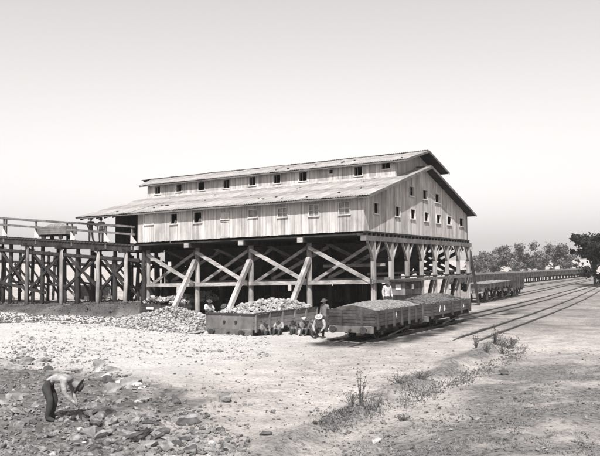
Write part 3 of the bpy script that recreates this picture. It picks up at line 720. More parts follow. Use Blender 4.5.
def big_stone(u, v, w, h, mats, label, rz=0.0, seed=0):
    x, y = on_ground(u, v); d_ = math.hypot(x-C.x, y-C.y); s = d_/FPX
    me = stone_mesh('boulder', 300+seed, mats, 3, .8)
    o = bpy.data.objects.new('boulder', me); COL.objects.link(o); o.location = (x, y, hz(x, y)+h*s*.28)
    o.rotation_euler = (.1, -.1, rz); o.scale = (w*s*1.15, w*s*.9, h*s*1.45); tag(o, label, 'boulder'); return o
big_stone(175, 404, 18, 11, MT['dark_stone'], 'dark squarish boulder standing clear on the rubble', .5, 1)
big_stone(223, 402, 19, 11, MT['grey_stone'], 'pale grey boulder alone on the bare dirt right of the rubble', .3, 2)
big_stone(141, 441, 30, 14, MT['dark_stone'], 'large dark rounded boulder at the very front of the rubble', .2, 3)
big_stone(98, 374, 13, 8, MT['pale_stone'], 'bright white stone behind the stooping man', .6, 4)
big_stone(186, 443, 18, 8, MT['dark_stone'], 'low dark stone at the front, right of the large dark boulder', .9, 5)
big_stone(222, 432, 13, 5, MT['dark_stone'], 'thin flat dark stone on the dirt near the front edge', .1, 6)
big_stone(265, 437, 13, 8, MT['dark_stone'], 'small dark upright stone on bare dirt at the front', .4, 7)
big_stone(273, 413, 10, 4, MT['grey_stone'], 'small flat grey stone on the open dirt', .4, 8)
big_stone(376, 443, 15, 8, MT['pale_stone'], 'whitish lump of stone in the dry grass at the front', .4, 9)
big_stone(476, 421, 13, 6, MT['grey_stone'], 'grey stone lying among the weeds on the right', .4, 10)
big_stone(505, 374, 14, 6, MT['dark_stone'], 'dark low stone on the bare mound at right', .4, 12)
# small chips: rubble, bright yard, the rest
def chips(n, fn, smin, smax, name, mat, label):
    P = []; S = []
    while len(P) < n:
        u, v = fn(); x, y = on_ground(u, v); s = random.uniform(smin, smax)**1.0*random.choice((.6,.8,1,1,1.5))
        P.append((x, y, hz(x, y)+s*.12)); S.append(s)
    scatter(name, P, S, mat, label, 'stones')
def f_rub():
    while True:
        u = random.uniform(-5, 250); v = 338+135*random.random()
        if u < 70+(v-338)*1.75 or random.random() < .12: return u, v
chips(4200, f_rub, .04, .15, 'rubble_chips', MT['grey_stone'], 'small grey chips of rock spread through the foreground rubble')
chips(1500, lambda: (random.uniform(10, 270), 322+38*random.random()**1.1), .06, .2, 'yard_stones', MT['pale_stone'], 'pale small stones spread over the bright yard before the stone pile')
chips(1500, lambda: (random.uniform(200, 440), 340+120*random.random()), .02, .08, 'yard_pebbles', MT['grey_stone'], 'tiny pebbles on the open dirt in the middle')
chips(1500, lambda: (random.uniform(300, 605), 350+118*random.random()), .02, .09, 'verge_pebbles', MT['grey_stone'], 'small pebbles over the right foreground mound')
chips(2200, lambda: (random.uniform(-5, 140), 306+17*random.random()), .07, .22, 'bank_stones', MT['bank_stone'], 'coarse grey stones on the bank under the trestle')
# pile of broken stone at the foot of the first shore
P = []; S = []
for k in range(2700):
    a = random.uniform(0, 6.28); r_ = math.sqrt(random.random()); x = -8.3+4.1*r_*math.cos(a)*1.15; y = -6.7+2.9*r_*math.sin(a)
    if x > -5.3 and y > -8.25: continue
    P.append((x, y, hz(x, y)+1.05*(1-r_)**1.25+random.uniform(-.03,.1))); S.append(random.uniform(.12,.3))
scatter('stone_pile', P, S, MT['pale_stone'], 'heap of pale broken stone below the leftmost raking shore', 'stone pile')
pm = heap_mesh('pile_core', 5.6, 4.0, .7, MT['pale_stone'], 24, .1, 1.0)
o = link('stone_pile_core', pm, None, None, loc=(-8.5, -6.5, -.12)); tag(o, 'packed fines inside the pale stone heap below the shore', 'stone pile', kind='stuff')

# ------------------------------------------------------------------ wagons
def spoked_wheel():
    mb = MB(); n = 18; r = .32
    def ring(r0, r1, x0, x1):
        vs = []; fs = []
        for i in range(n):
            t = 2*math.pi*i/n; c_, s_ = math.cos(t), math.sin(t)
            vs += [(x0, r0*c_, r0*s_), (x1, r0*c_, r0*s_), (x1, r1*c_, r1*s_), (x0, r1*c_, r1*s_)]
        for i in range(n):
            j = (i+1) % n
            for k in range(4): fs.append((i*4+k, i*4+(k+1) % 4, j*4+(k+1) % 4, j*4+k))
        mb.add(vs, fs)
    ring(.26, r, -.05, .05); ring(.001, .08, -.06, .06); ring(r-.02, r+.03, -.06, -.045)
    for k in range(8):
        t = 2*math.pi*k/8; mb.beam((0, .07*math.cos(t), .07*math.sin(t)), (0, .27*math.cos(t), .27*math.sin(t)), .03, .05, (1,0,0))
    me = mb.mesh('wheel'); me.materials.append(MT['iron']); return me
WHEEL = spoked_wheel()
def wagon(label, loc, rz, Ln, Wd, zf, zt, arched=0.0, nst=4, mat='wagon', endmat=None, endplanks=4, group=None, side_planks=4, marks=()):
    """four wheeled open wagon; local y runs from the near end (0) to the far end, x across"""
    w = thing('open_wagon', loc, rz, label, 'wagon', group); hw = Wd/2; em = endmat or mat
    MB().box(-hw+.07, hw-.07, .07, Ln-.07, zf, zf+.06).build('floor', MT['dark_timber'], w)
    hp = (zt-zf)/side_planks
    for sgn in (-1, 1):
        for k in range(side_planks):
            x = sgn*(hw-.03); j = random.uniform(-.006, .006)
            MB().box(x-.03+j, x+.03+j, .0, Ln, zf+hp*k+.008, zf+hp*(k+1)-.008).build('plank', MT[mat], w)
        for k in range(nst+1):
            y = .06+(Ln-.12)*k/nst; x = sgn*(hw+.045)
            MB().box(x-.04, x+.04, y-.05, y+.05, zf-.12, zt+.02).build('stake', MT[mat], w)
        MB().box(sgn*(hw-.25)-.06, sgn*(hw-.25)+.06, -.05, Ln+.05, zf-.24, zf-.02).build('sole_bar', MT['dark_timber'], w)
        for ye in (.22, Ln*.5, Ln-.22):
            MB().box(sgn*hw-.05, sgn*hw+.065, ye-.07, ye+.07, zf-.08, zf-.01).build('bracket', MT['iron'], w)
    hq = (zt-zf)/endplanks
    for y in (.03, Ln-.03):
        for k in range(endplanks):
            MB().box(-hw+.065, hw-.065, y-.035+random.uniform(-.006,.006), y+.035, zf+hq*k+.007, zf+hq*(k+1)-.007).build('end_plank', MT[em], w)
        if arched:
            s = -1 if y < 1 else 1
            MB().prism([(-hw+.02, zt+.004), (hw-.02, zt+.004), (hw*.35, zt+arched*.8), (0, zt+arched), (-hw*.35, zt+arched*.8)], y-.03, y+.03).build('end_crest', MT[em], w)
        for x in (-hw*.42, hw*.42):
            s = -1 if y < 1 else 1
            MB().box(x-.05, x+.05, y+s*.036-.03, y+s*.036+.03, zf-.2, zt-.02).build('end_stake', MT[em], w)
        s = -1 if y < 1 else 1
        MB().box(-hw+.1, hw-.1, y+s*.1-.06, y+s*.1+.06, zf-.26, zf-.0).build('headstock', MT['greybeam'], w)
        for x in (-hw*.62, hw*.62):
            MB().tube([(x, y+s*.16, zf-.13), (x, y+s*.42, zf-.13), (x, y+s*.425, zf-.13), (x, y+s*.47, zf-.13)], [.06,.05,.15,.15], 10).build('buffer', MT['iron'], w)
        MB().tube([(0, y+s*.15, zf-.14), (0, y+s*.36, zf-.16), (0, y+s*.42, zf-.3), (0, y+s*.34, zf-.36)], [.03]*4, 6).build('coupling_hook', MT['iron'], w)
    for ya in (Ln*.22, Ln*.78):
        for sgn in (-1, 1):
            link('wheel', WHEEL, None, w, loc=(sgn*.56, ya, .39)).rotation_euler = (random.uniform(0, 3), 0, 0 if sgn > 0 else math.pi)
            MB().box(sgn*.8-.07, sgn*.8+.07, ya-.12, ya+.12, .28, zf-.14).build('axle_box', MT['iron'], w)
            MB().box(sgn*.82-.03, sgn*.82+.03, ya-.4, ya+.4, zf-.3, zf-.24).build('leaf_spring', MT['iron'], w)
        MB().tube([(-.74, ya, .39), (.74, ya, .39)], [.05,.05], 8).build('axle', MT['iron'], w)
    MB().beam((hw-.15, Ln*.3, .2), (hw-.15, Ln*.7, .42), .04, .06).build('brake_lever', MT['iron'], w)
    for (y, z, sx_, sz_) in marks:       # remnants of chalk or paint on the side
        MB().beam((hw+.004, y-sx_, z-sz_), (hw+.004, y, z+sz_), .014, .05).build('chalk_mark', MT['chalk'], w)
        MB().beam((hw+.004, y, z+sz_), (hw+.004, y+sx_*.8, z-sz_*.6), .014, .045).build('chalk_mark', MT['chalk'], w)
    return w
def load(label, loc, rz, Ln, Wd, h, mat, name='coal_load', ridge=False, shape=.8):
    me = heap_mesh(name, Wd-.14, Ln-.14, h, mat, 60, .10, shape, ridge)
    o = link(name, me, None, None, loc=loc); o.rotation_euler = (0,0,rz); tag(o, label, 'load', kind='stuff'); return o
gW = 'coal wagons on the siding beside the tipple'
c1 = wagon('open coal wagon with plank end facing us, heaped with slack, nearest on the siding', (3.80, -10.0, hz(3.8,-9)-.02), 0.0, 5.6, 2.26, .70, 1.36, .22, 6, group=gW, endplanks=5, marks=((2.2, 1.05, .10, .14), (2.9, .98, .08, .1)))
load('smooth grey heap of slack coal filling the nearest wagon', (3.80, -7.2, 1.33), 0.0, 5.6, 2.26, .30, MT['coal'], ridge=True, shape=.6)
c2 = wagon('second open coal wagon, behind the nearest one, with white chalk marks and a dark heap', (3.95, -3.5, hz(3.9,-1)-.02), 0.0, 6.6, 2.2, .74, 1.34, .0, 4, group=gW, marks=((1.4, 1.04, .12, .15), (2.1, 1.04, .1, .15), (5.4, .98, .08, .09)))
load('dark grey coal heap in the second wagon', (3.95, -.6, 1.27), 0.0, 5.9, 2.1, .42, MT['coal_mid'], shape=.7)
def lumps(n, xc, y0, y1, hw, z, h, smin, smax, mat, label):
    P = []; S = []
    for k in range(n):
        x = random.uniform(-hw, hw); y = random.uniform(y0, y1); v = 2*(y-y0)/(y1-y0)-1
        P.append((xc+x, y, z+h*max(0, 1-abs(x/hw)**1.7)*max(0, 1-abs(v)**3)+random.uniform(-.01,.03))); S.append(random.uniform(smin, smax))
    scatter('coal_lumps', P, S, mat, label, 'coal')
lumps(1800, 3.80, -9.9, -4.5, 1.05, 1.34,   .24, .04, .15, MT['coal'], 'grey lumps of coal strewn over the nearest heap')
lumps(1800, 3.95, -3.4, 3.0, 1.0, 1.30, .34, .05, .20, MT['coal_mid'], 'dark lumps of coal strewn over the second heap')
c3 = wagon('stone wagon with plain pale end plate and staked side in the sunken siding', (-3.75, -8.05, -.50), 0.0, 6.5, 2.84, .62, 1.36, 0, 5, mat='wagon_pale', endmat='wagon_pale', endplanks=1)
for x in (-.35, .35): MB().tube([(x, -.08, .98), (x, -.02, .98)], [.07, .07], 10).build('bolt_hole', MT['iron'], c3)
MB().box(-1.47, 1.47, -.08, -.005, 1.365, 1.42).build('rim_bar', MT['iron'], c3)
MB().box(1.36, 1.50, -.02, 6.52, 1.385, 1.43).build('rim_bar', MT['iron'], c3)
P = []; S = []
for k in range(1500):
    x = random.uniform(-1.28, 1.28); y = random.uniform(.15, 6.35); hh = .62*max(0, 1-abs(x/1.4)**2)*(1-.75*abs((y-3.9)/3.6)**2)
    P.append((-3.75+x, -8.05+y, .80+hh*random.uniform(.55, 1.0)+random.uniform(-.04,.06))); S.append(random.uniform(.14, .36))
scatter('ore_stones', P, S, MT['pale_stone'], 'pale broken stones heaped in the wagon of the sunken siding', 'stones')
c4 = wagon('dark stone wagon half hidden behind the stone pile at the left corner of the tipple', (-14.75, -.7, -.42), 0.0, 6.4, 2.34, .55, 1.16, 0, 4, endplanks=4)
MB().box(-.62, -.05, -.075, -.005, .82, .98).build('painted_plate', MT['chalk'], c4)
P = []; S = []
for k in range(700):
    x = random.uniform(-1.05, 1.05); y = random.uniform(.1, 6.2); hh = .8*max(0, 1-abs(x/1.15)**2)*(.5+.5*vnoise(np.array(x*1.2+5), np.array(y*.7)))
    P.append((-14.75+x, -.7+y, .70+float(hh)*random.uniform(.6,1.0))); S.append(random.uniform(.16, .4))
scatter('ore_stones', P, S, MT['pale_stone'], 'pale stones heaped high in the dark wagon at the left corner', 'stones')
c5 = wagon('added dark wagon deepening the black under the middle of the tipple', (-8.3, 5.5, -.0), 0.0, 6.0, 2.3, .74, 1.4, 0, 4, mat='dark_timber')  # added wagon, there to blacken the view under the floor
wagon('dark wagon standing behind the left trestle posts', (-29.8, 9.5, -.05), .9, 5.4, 2.2, .7, 1.5, 0, 4, mat='dark_timber')
wagon('dark wagon partly hidden by the trestle, nearer the tipple', (-25.4, 13.0, -.05), .9, 5.0, 2.2, .7, 1.5, 0, 4, mat='dark_timber')
# small van under the gable
van = thing('covered_van', (.82, 2.7, .0), 0.0, 'small covered van with white placard on its end, standing by the gable posts', 'van')
for k in range(5):
    MB().box(-.5+k*.2+.006, -.5+(k+1)*.2-.006, .0, .04, 1.45, 2.26).build('end_board', MT['wagon_pale'], van)
for k in range(9):
    for s_ in (-1, 1): MB().box(s_*.5-.02, s_*.5+.02, .04+k*.3+.006, .04+(k+1)*.3-.006, 1.45, 2.24).build('side_board', MT['wagon'], van)
MB().prism([(-.78, 2.25), (.68, 2.25), (.4, 2.33), (0, 2.36), (-.4, 2.33)], -.3, 3.0).build('roof', MT['dark_timber'], van)
MB().box(-.10, .22, -.03, -.004, 1.78, 2.08).build('placard', MT['chalk'], van)
MB().box(.525, .54, 1.0, 1.3, 1.80, 2.08).build('placard', MT['chalk'], van)
MB().box(-.52, .52, -.1, 2.85, .85, 1.43).build('underframe', MT['dark_timber'], van)
MB().box(-.48, .48, 2.74, 2.78, 1.45, 2.24).build('end_board', MT['wagon'], van)
for ya in (.5, 2.2):
    for s_ in (-1, 1):
        o = link('wheel', WHEEL, None, van, loc=(s_*.46, ya, .36)); MB().box(s_*.58-.05, s_*.58+.05, ya-.15, ya+.15, .4, .9).build('axle_box', MT['iron'], van)
# wagons beyond the far corner
gN = 'wagons standing beyond the far corner of the tipple'
n1_ = wagon('low wagon with level load just beyond the far raking strut', (-.25, 22.3, -.02), .02, 5.2, 2.0, 1.25, 1.62, 0, 4, group=gN, side_planks=2, endplanks=2)
n2_ = wagon('middle low wagon of the three beyond the tipple', (-.45, 28.3, -.02), .04, 5.0, 2.0, 1.25, 1.66, 0, 4, group=gN, side_planks=2, endplanks=2)
n3_ = wagon('taller plank sided wagon, farthest of the three beyond the tipple', (-.72, 34.2, -.02), .06, 5.2, 2.0, .9, 1.95, 0, 4, group=gN, side_planks=3, endplanks=3)
load('level grey load on the low wagon beyond the raking strut', (-.30, 24.9, 1.62), .02, 5.1, 1.98, .08, MT['coal'], 'gravel_load', True)
load('level grey load on the middle low wagon', (-.55, 30.8, 1.64), .04, 4.9, 1.98, .08, MT['coal'], 'gravel_load', True)
# the long train in the distance
def far_wagon():
    w = thing('open_wagon', (0,0,0), 0, 'x', 'wagon', 'wagons of the long train in the distance')
    for s in (-1, 1):
        for k in range(2): MB().box(s*1.05-.03, s*1.05+.03, 0, 5.9, .95+.42*k+.01, .95+.42*(k+1)-.01).build('plank', MT['wagon'], w)
        for k in range(5): MB().box(s*1.11-.04, s*1.11+.04, .1+k*1.4, .2+k*1.4, .9, 1.82).build('stake', MT['wagon'], w)
        for ya in (1.2, 4.6): link('wheel', WHEEL, None, w, loc=(s*.56, ya, .42))
    for y in (.03, 5.87): MB().box(-1.02, 1.02, y-.03, y+.03, .95, 1.79).build('end_board', MT['wagon'], w)
    MB().box(-.9, .9, -.1, 6.0, .72, .94).build('underframe', MT['dark_timber'], w)
    link('load', heap_mesh('load', 2.0, 5.7, .34, MT['coal_mid'], 14, .08, .8, True), None, w, loc=(0, 2.95, 1.72))
    return w
fw = far_wagon()
for k in range(16):
    y = 52+k*6.7; x = -11.0+0.01*(y-90)
    lab = 'loaded open wagon in the long train that crosses the distance'
    o = fw if k == 0 else copy_tree(fw, (x, y, 0), -.01, lab)
    if k == 0: o.location = (x, y, 0); o.rotation_euler = (0,0,-.01); o['label'] = lab
    o.location.z = hz(x, y)

# ------------------------------------------------------------------ people
def person(pose, loc, rz, label, top='shirt_white', hat='hat', scale=1.0, group=None, legs='trousers'):
    P_ = dict(pelvis=(0,0,.93), spine=(0,.01,1.12), chest=(0,.01,1.36), neck=(0,.01,1.50), head=(0,-.03,1.62),
              sh=(.19,.01,1.43), el=(.25,.03,1.15), wr=(.26,-.07,.91), hip=(.10,0,.88), kn=(.11,-.03,.49), an=(.11,.03,.09), toe=(.13,-.16,.04))
    asym = {}
    for k, v in pose.items(): (asym if k[-1] in 'LR' and k not in P_ else P_)[k] = v
    def J(n, s):
        q = asym.get(n+('L' if s < 0 else 'R'), P_[n]); return (s*q[0], q[1], q[2])
    V = [P_['pelvis'], P_['spine'], P_['chest'], P_['neck']]; RA = [(.155,.12), (.145,.11), (.165,.12), (.06,.06)]; E = [(0,1),(1,2),(2,3)]
    bones = [('legs', Vector(V[0]), Vector(V[0])), ('top', Vector(V[0]).lerp(Vector(V[1]), .4), Vector(V[1])), ('top', Vector(V[1]), Vector(V[2])), ('skin', Vector(V[3]), Vector(P_['head']))]
    for s in (-1, 1):
        i = len(V); V += [J('sh', s), J('el', s), J('wr', s)]; RA += [(.085,.085), (.064,.06), (.04,.04)]; E += [(2,i),(i,i+1),(i+1,i+2)]
        wr, el = Vector(V[i+2]), Vector(V[i+1]); d = (wr-el).normalized(); hnd = wr+d*.09; V.append(tuple(hnd)); RA.append((.036,.022)); E.append((i+2,i+3))
        bones += [('top', Vector(V[i]), el), ('top', el, wr), ('skin', wr+d*.02, hnd)]
        i = len(V); V += [J('hip', s), J('kn', s), J('an', s), J('toe', s)]; RA += [(.108,.105), (.084,.08), (.062,.062), (.042,.034)]; E += [(0,i),(i,i+1),(i+1,i+2),(i+2,i+3)]
        bones += [('legs', Vector(V[i]), Vector(V[i+1])), ('legs', Vector(V[i+1]), Vector(V[i+2])), ('boot', Vector(V[i+2]), Vector(V[i+3]))]
    me = bpy.data.meshes.new('sk'); me.from_pydata(V, E, []); o = bpy.data.objects.new('sk', me); COL.objects.link(o)
    md = o.modifiers.new('s', 'SKIN'); md.use_smooth_shade = True
    for k, r_ in enumerate(RA): me.skin_vertices[0].data[k].radius = r_
    me.skin_vertices[0].data[0].use_root = True
    sb = o.modifiers.new('b', 'SUBSURF'); sb.levels = 1; sb.render_levels = 1
    dg = bpy.context.evaluated_depsgraph_get(); dg.update()
    bm_ = bmesh.new(); ev = o.evaluated_get(dg); m2 = ev.to_mesh(); bm_.from_mesh(m2); ev.to_mesh_clear()
    bpy.data.objects.remove(o); bpy.data.meshes.remove(me)
    mats = ['skin', top, legs, 'trousers']; ix = dict(skin=0, top=1, legs=2, boot=3)
    for f in bm_.faces:
        c_ = f.calc_center_median(); best = None
        for kd, a, b_ in bones:
            ab = b_-a; t = 0 if ab.length < 1e-6 else max(0, min(1, (c_-a).dot(ab)/ab.length_squared)); d_ = (c_-(a+ab*t)).length
            if best is None or d_ < best[0]: best = (d_, kd)
        f.material_index = ix[best[1]]; f.smooth = True
    for v in bm_.verts: v.co += Vector((random.uniform(-1,1), random.uniform(-1,1), random.uniform(-1,1)))*.007       # creased cloth
    # head with nose and ears, sunk on the neck
    hd = Vector(P_['head']); up = (hd-Vector(P_['neck'])).normalized(); fw_ = Vector((0,-1,0)); fw_ = (fw_-up*fw_.dot(up)).normalized()
    if fw_.length < .1: fw_ = Vector((0,0,-1))
    rt = fw_.cross(up)
    r_ = bmesh.ops.create_uvsphere(bm_, u_segments=14, v_segments=10, radius=1.0)
    for v in r_['verts']:
        x, y, z = v.co; tz = 1-.22*max(0, -z); yy = y*.098*tz; ff = -yy
        if y < -.8 and abs(x) < .3 and -.3 < z < .15: ff += .022
        if abs(x) > .9 and abs(y) < .4 and abs(z) < .3: x *= 1.14
        if y < -.6 and .05 < z < .35 and .2 < abs(x) < .6: ff -= .010
        v.co = hd+rt*(x*.076*tz)+fw_*ff+up*(z*.125)
        for f in v.link_faces: f.material_index = 0; f.smooth = True
    # hair at the back of the head
    # five fingers a hand
    nb = MB()
    for s in (-1, 1):
        el, wr = Vector(J('el', s)), Vector(J('wr', s)); d = (wr-el).normalized(); sd_ = d.cross(Vector((1,0,0)))
        sd_ = sd_.normalized() if sd_.length > .1 else Vector((0,1,0)); pn = sd_.cross(d)
        for k, ln in enumerate((.072,.082,.078,.06)):
            b0 = wr+d*.085+sd_*((k-1.5)*.02); b1 = b0+d*ln*.55+pn*(-s*.006); b2 = b1+d*ln*.40+pn*(-s*.028)
            nb.tube([b0, b1, b2], [.0095,.009,.0065], 5)
        t0 = wr+d*.03+sd_*.03; nb.tube([t0, t0+d*.03+sd_*.03, t0+d*.065+sd_*.035], [.012,.011,.008], 5)
    fm = nb.mesh('f'); n0 = len(bm_.faces); bm_.from_mesh(fm); bpy.data.meshes.remove(fm)
    bm_.faces.ensure_lookup_table()
    for f in bm_.faces[n0:]: f.material_index = 0
    me = bpy.data.meshes.new('person'); bm_.to_mesh(me); bm_.free()
    for k in mats: me.materials.append(MT[k])
    b_o = bpy.data.objects.new('person', me); COL.objects.link(b_o); b_o.location = loc; b_o.rotation_euler = (0,0,rz); b_o.scale = (scale,)*3
    tag(b_o, label, 'person', group)
    if hat:
        h_ = MB(); n = 16; vs = []; fs = []
        prof = [(.0,.150),(.075,.148),(.092,.12),(.098,.062),(.17,.050),(.172,.058),(.098,.074)]
        for k, (rr, zz) in enumerate(prof[:-1]):
            for i in range(n):
                t = 2*math.pi*i/n; p = hd+rt*(rr*math.cos(t))+fw_*(rr*1.12*math.sin(t))+up*zz; vs.append(p)
        for k in range(len(prof)-2):
            for i in range(n): j = (i+1) % n; fs.append((k*n+i, k*n+j, (k+1)*n+j, (k+1)*n+i))
        h_.add(vs, fs).build('hat', MT[hat], b_o, True)
    else:
        hm = MB(); vs = []; fs = []; n = 12
        for k in range(5):
            ph = k/4*1.7
            for i in range(n):
                t = 2*math.pi*i/n; p = hd+rt*(.083*math.sin(ph)*math.cos(t))-fw_*(.104*math.sin(ph)*math.sin(t)-.0)+up*(.132*math.cos(ph))-fw_*.012*(1 if ph > .8 else 0); vs.append(p)
        for k in range(4):
            for i in range(n):
                j = (i+1) % n
                if k >= 2 and math.sin(2*math.pi*(i+.5)/n) < -.2: continue
                fs.append((k*n+i, k*n+j, (k+1)*n+j, (k+1)*n+i))
        hm.add(vs, fs).build('hair', MT['hat'], b_o, True)
    return b_o
STAND = {}
LEAN = dict(elR=(.30,-.12,1.18), wrR=(.22,-.34,1.12), elL=(.27,.04,1.15), wrL=(.2,-.1,.95), anR=(.16,-.06,.09), toeR=(.18,-.25,.04))
SIT = dict(pelvis=(0,.05,.14), spine=(0,.09,.32), chest=(0,.04,.56), neck=(0,.0,.70), head=(0,-.06,.82), sh=(.19,.03,.62), el=(.27,-.14,.42), wr=(.13,-.34,.40),
           hip=(.10,.0,.13), kn=(.17,-.36,.44), an=(.14,-.56,.09), toe=(.15,-.74,.05))
CROUCH = dict(pelvis=(0,.12,.30), spine=(0,.10,.48), chest=(0,-.04,.70), neck=(0,-.12,.82), head=(0,-.2,.92), sh=(.19,-.06,.76), el=(.27,-.24,.52), wr=(.16,-.46,.36),
              hip=(.11,.06,.30), kn=(.19,-.30,.46), an=(.15,-.05,.09), toe=(.17,-.26,.04))
BEND = dict(pelvis=(0,.22,.86), spine=(0,.05,.98), chest=(0,-.22,.98), neck=(0,-.37,.90), head=(0,-.50,.82), sh=(.19,-.26,.94), el=(.23,-.34,.64), wr=(.18,-.42,.38),
            elL=(.22,-.28,.66), wrL=(.14,-.5,.44), hip=(.10,.2,.82), kn=(.13,.06,.46), an=(.14,.14,.09), toe=(.16,-.06,.04))
tocam = lambda x, y: math.atan2(C.x-x, -(C.y-y))
def put(pose, x, y, z, turn, label, **k): return person(pose, (x, y, z), tocam(x, y)+turn, label, **k)
put(LEAN, -21.95, .85, dz(-21.95)-.12, .5, 'man in grey shirt on the trestle, left of the two at the hand rail', legs='shirt_grey', top='shirt_grey', hat='hat')
put(STAND, -21.05, .95, dz(-21.05)-.12, -.3, 'man in pale jacket on the trestle, right of the two at the hand rail', top='shirt_white', legs='shirt_grey', hat='hat')
put(STAND, -13.64, .36, 5.08-.30, .2, 'man in a pale shirt looking out of the left open window', top='shirt_white', hat=None)
put(STAND, -11.66, .34, 5.08-.255, -.3, 'man in white leaning out of the right open window above the shore', top='shirt_white', hat=None)
put(STAND, 1.62, -.8, .62, .4, 'man in white shirt standing behind the nearest coal heap by the corner post', top='shirt_white', hat='hat')
put(CROUCH, 1.75, -9.0, hz(1.75,-9), -.2, 'man in pale shirt and pale hat crouching beside the nearest coal wagon', top='shirt_soiled', hat='hat_pale')
put(STAND, .55, -6.2, hz(.55,-6.2)-.15, -.7, 'man in grey standing between the stone wagon and the coal wagon', top='shirt_grey', hat='hat')
seats = [(-1.05,-8.55,.4,'shirt_grey','hat','man in grey sitting on the dirt, leftmost of the row by the stone wagon'),
         (-.45,-8.2,-.3,'shirt_soiled','hat','man in a pale soiled shirt sitting, second in the row by the stone wagon'),
         (.05,-7.75,.1,'shirt_dark','hat','man in dark shirt and hat sitting, third in the row by the stone wagon'),
         (.5,-7.5,.5,'shirt_grey','hat_pale','man in grey and pale hat sitting in the middle of the row'),
         (.95,-7.9,-.5,'shirt_dark','hat','man in dark shirt and dark hat sitting near the right end of the row'),
         (1.35,-8.2,.2,'shirt_dark',None,'bareheaded man in dark shirt sitting beside the crouching man')]
for x, y, t_, tp, ht, lb in seats: put(SIT, x-.35, y-.1, hz(x-.35, y-.1)-.02, t_, lb, top=tp, hat=ht, scale=.86)
put(SIT, -8.0, -4.0, hz(-8.0,-4.0)+.35, .3, 'man in white sitting on top of the pale stone heap', top='shirt_white', hat='hat')
put(CROUCH, -6.4, -4.6, hz(-6.4,-4.6)+.1, -.6, 'man in dark clothes crouching between the stone heap and the stone wagon', top='shirt_dark', hat='hat')
person(BEND, (5.18, -27.62, hz(5.18,-27.62)-.03), tocam(5.18,-27.62)+1.2, 'man in white shirt and dark hat bending over the foreground rubble at far left', top='shirt_soiled', hat='hat', scale=.92)

# ------------------------------------------------------------------ trees
def leaf_cloud(clumps, n, size):
    V = np.empty((n*4, 3)); 
    cl = np.array([c_[:3] for c_ in clumps]); rad = np.array([c_[3] for c_ in clumps]); w = rad**2; w = w/w.sum()
    k = RNG.choice(len(cl), n, p=w); d = RNG.normal(size=(n,3)); d /= np.linalg.norm(d, axis=1, keepdims=True)
    r_ = rad[k]*np.abs(RNG.normal(0, .62, n))+rad[k]*.1; p = cl[k]+d*r_[:,None]*np.array([1,1,.8])
    a = RNG.normal(size=(n,3)); a /= np.linalg.norm(a, axis=1, keepdims=True); b_ = np.cross(a, d); b_ /= np.linalg.norm(b_, axis=1, keepdims=True)+1e-9
    s = (size*RNG.uniform(.6, 1.3, n))[:,None]
    V[0::4] = p-a*s; V[1::4] = p+b_*s*.6; V[2::4] = p+a*s; V[3::4] = p-b_*s*.6
    me = bpy.data.meshes.new('crown'); me.vertices.add(n*4); me.vertices.foreach_set('co', V.ravel())
    me.loops.add(n*4); me.loops.foreach_set('vertex_index', np.arange(n*4, dtype=np.int32)); me.polygons.add(n)
    me.polygons.foreach_set('loop_start', np.arange(0, n*4, 4, dtype=np.int32)); me.polygons.foreach_set('loop_total', np.full(n, 4, dtype=np.int32)); me.update()
    return me
def tree(x, y, h, w, label, leaf='leaf_pale', n=5000, size=.35, lean=0.0, base=.26, group='trees beyond the railway yard', ncl=22, cat='tree', name='broadleaf_tree'):
    t = thing(name, (x, y, hz(x, y)), 0, label, cat, group)
    tr_ = MB().tube([(0,0,-.3), (lean*.2*h, 0, h*.2), (lean*.5*h, .1, h*.45), (lean*.8*h, 0, h*.75)], [h*.035, h*.028, h*.02, h*.006], 8, .05)
    clumps = []
    for k in range(ncl):
        a = random.uniform(0, 6.28); rr = math.sqrt(random.random()); zz = random.uniform(base, 1)
        env = math.sin(math.pi*min(1, max(.08, (zz-base*.6)/(1.15-base*.6))))**.7
        px, py = w*.5*rr*env*math.cos(a)+lean*h*.6*zz, w*.5*rr*env*math.sin(a); cr = w*random.uniform(.06, .15)
        clumps.append((px, py, h*zz-cr*.5, cr))
        if k % 2 == 0: tr_.tube([(lean*.4*h, 0, h*.22), (px*.55, py*.55, h*zz*.7), (px, py, h*zz-cr*.5)], [h*.014, h*.009, h*.003], 5)
    tr_.build('trunk', MT['bark'], t, True)
    link('crown', leaf_cloud(clumps, n, size), MT[leaf], t); return t
def at(u, D):
    d = (F+RX*((u-300)/FPX)); d.z = 0; d.normalize(); return C.x+d.x*D, C.y+d.y*D
random.seed(5)
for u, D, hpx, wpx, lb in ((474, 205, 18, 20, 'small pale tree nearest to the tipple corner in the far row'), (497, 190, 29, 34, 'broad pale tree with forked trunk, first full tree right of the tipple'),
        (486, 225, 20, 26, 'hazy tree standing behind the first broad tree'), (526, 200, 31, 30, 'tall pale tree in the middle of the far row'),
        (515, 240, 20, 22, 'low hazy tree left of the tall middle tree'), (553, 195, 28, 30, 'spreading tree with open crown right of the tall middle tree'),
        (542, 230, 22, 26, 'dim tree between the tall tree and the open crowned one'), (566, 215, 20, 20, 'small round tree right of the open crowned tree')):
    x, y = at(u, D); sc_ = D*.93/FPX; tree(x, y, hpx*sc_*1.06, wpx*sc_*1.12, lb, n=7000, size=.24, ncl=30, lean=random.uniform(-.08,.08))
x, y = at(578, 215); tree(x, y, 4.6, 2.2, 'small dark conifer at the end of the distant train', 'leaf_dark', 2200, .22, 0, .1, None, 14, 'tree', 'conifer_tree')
x, y = at(594, 120); tree(x, y, 7.4, 7.2, 'dark heavy crowned tree at the right edge of the view', 'leaf_dark', 9000, .26, -.06, .62, None, 30)
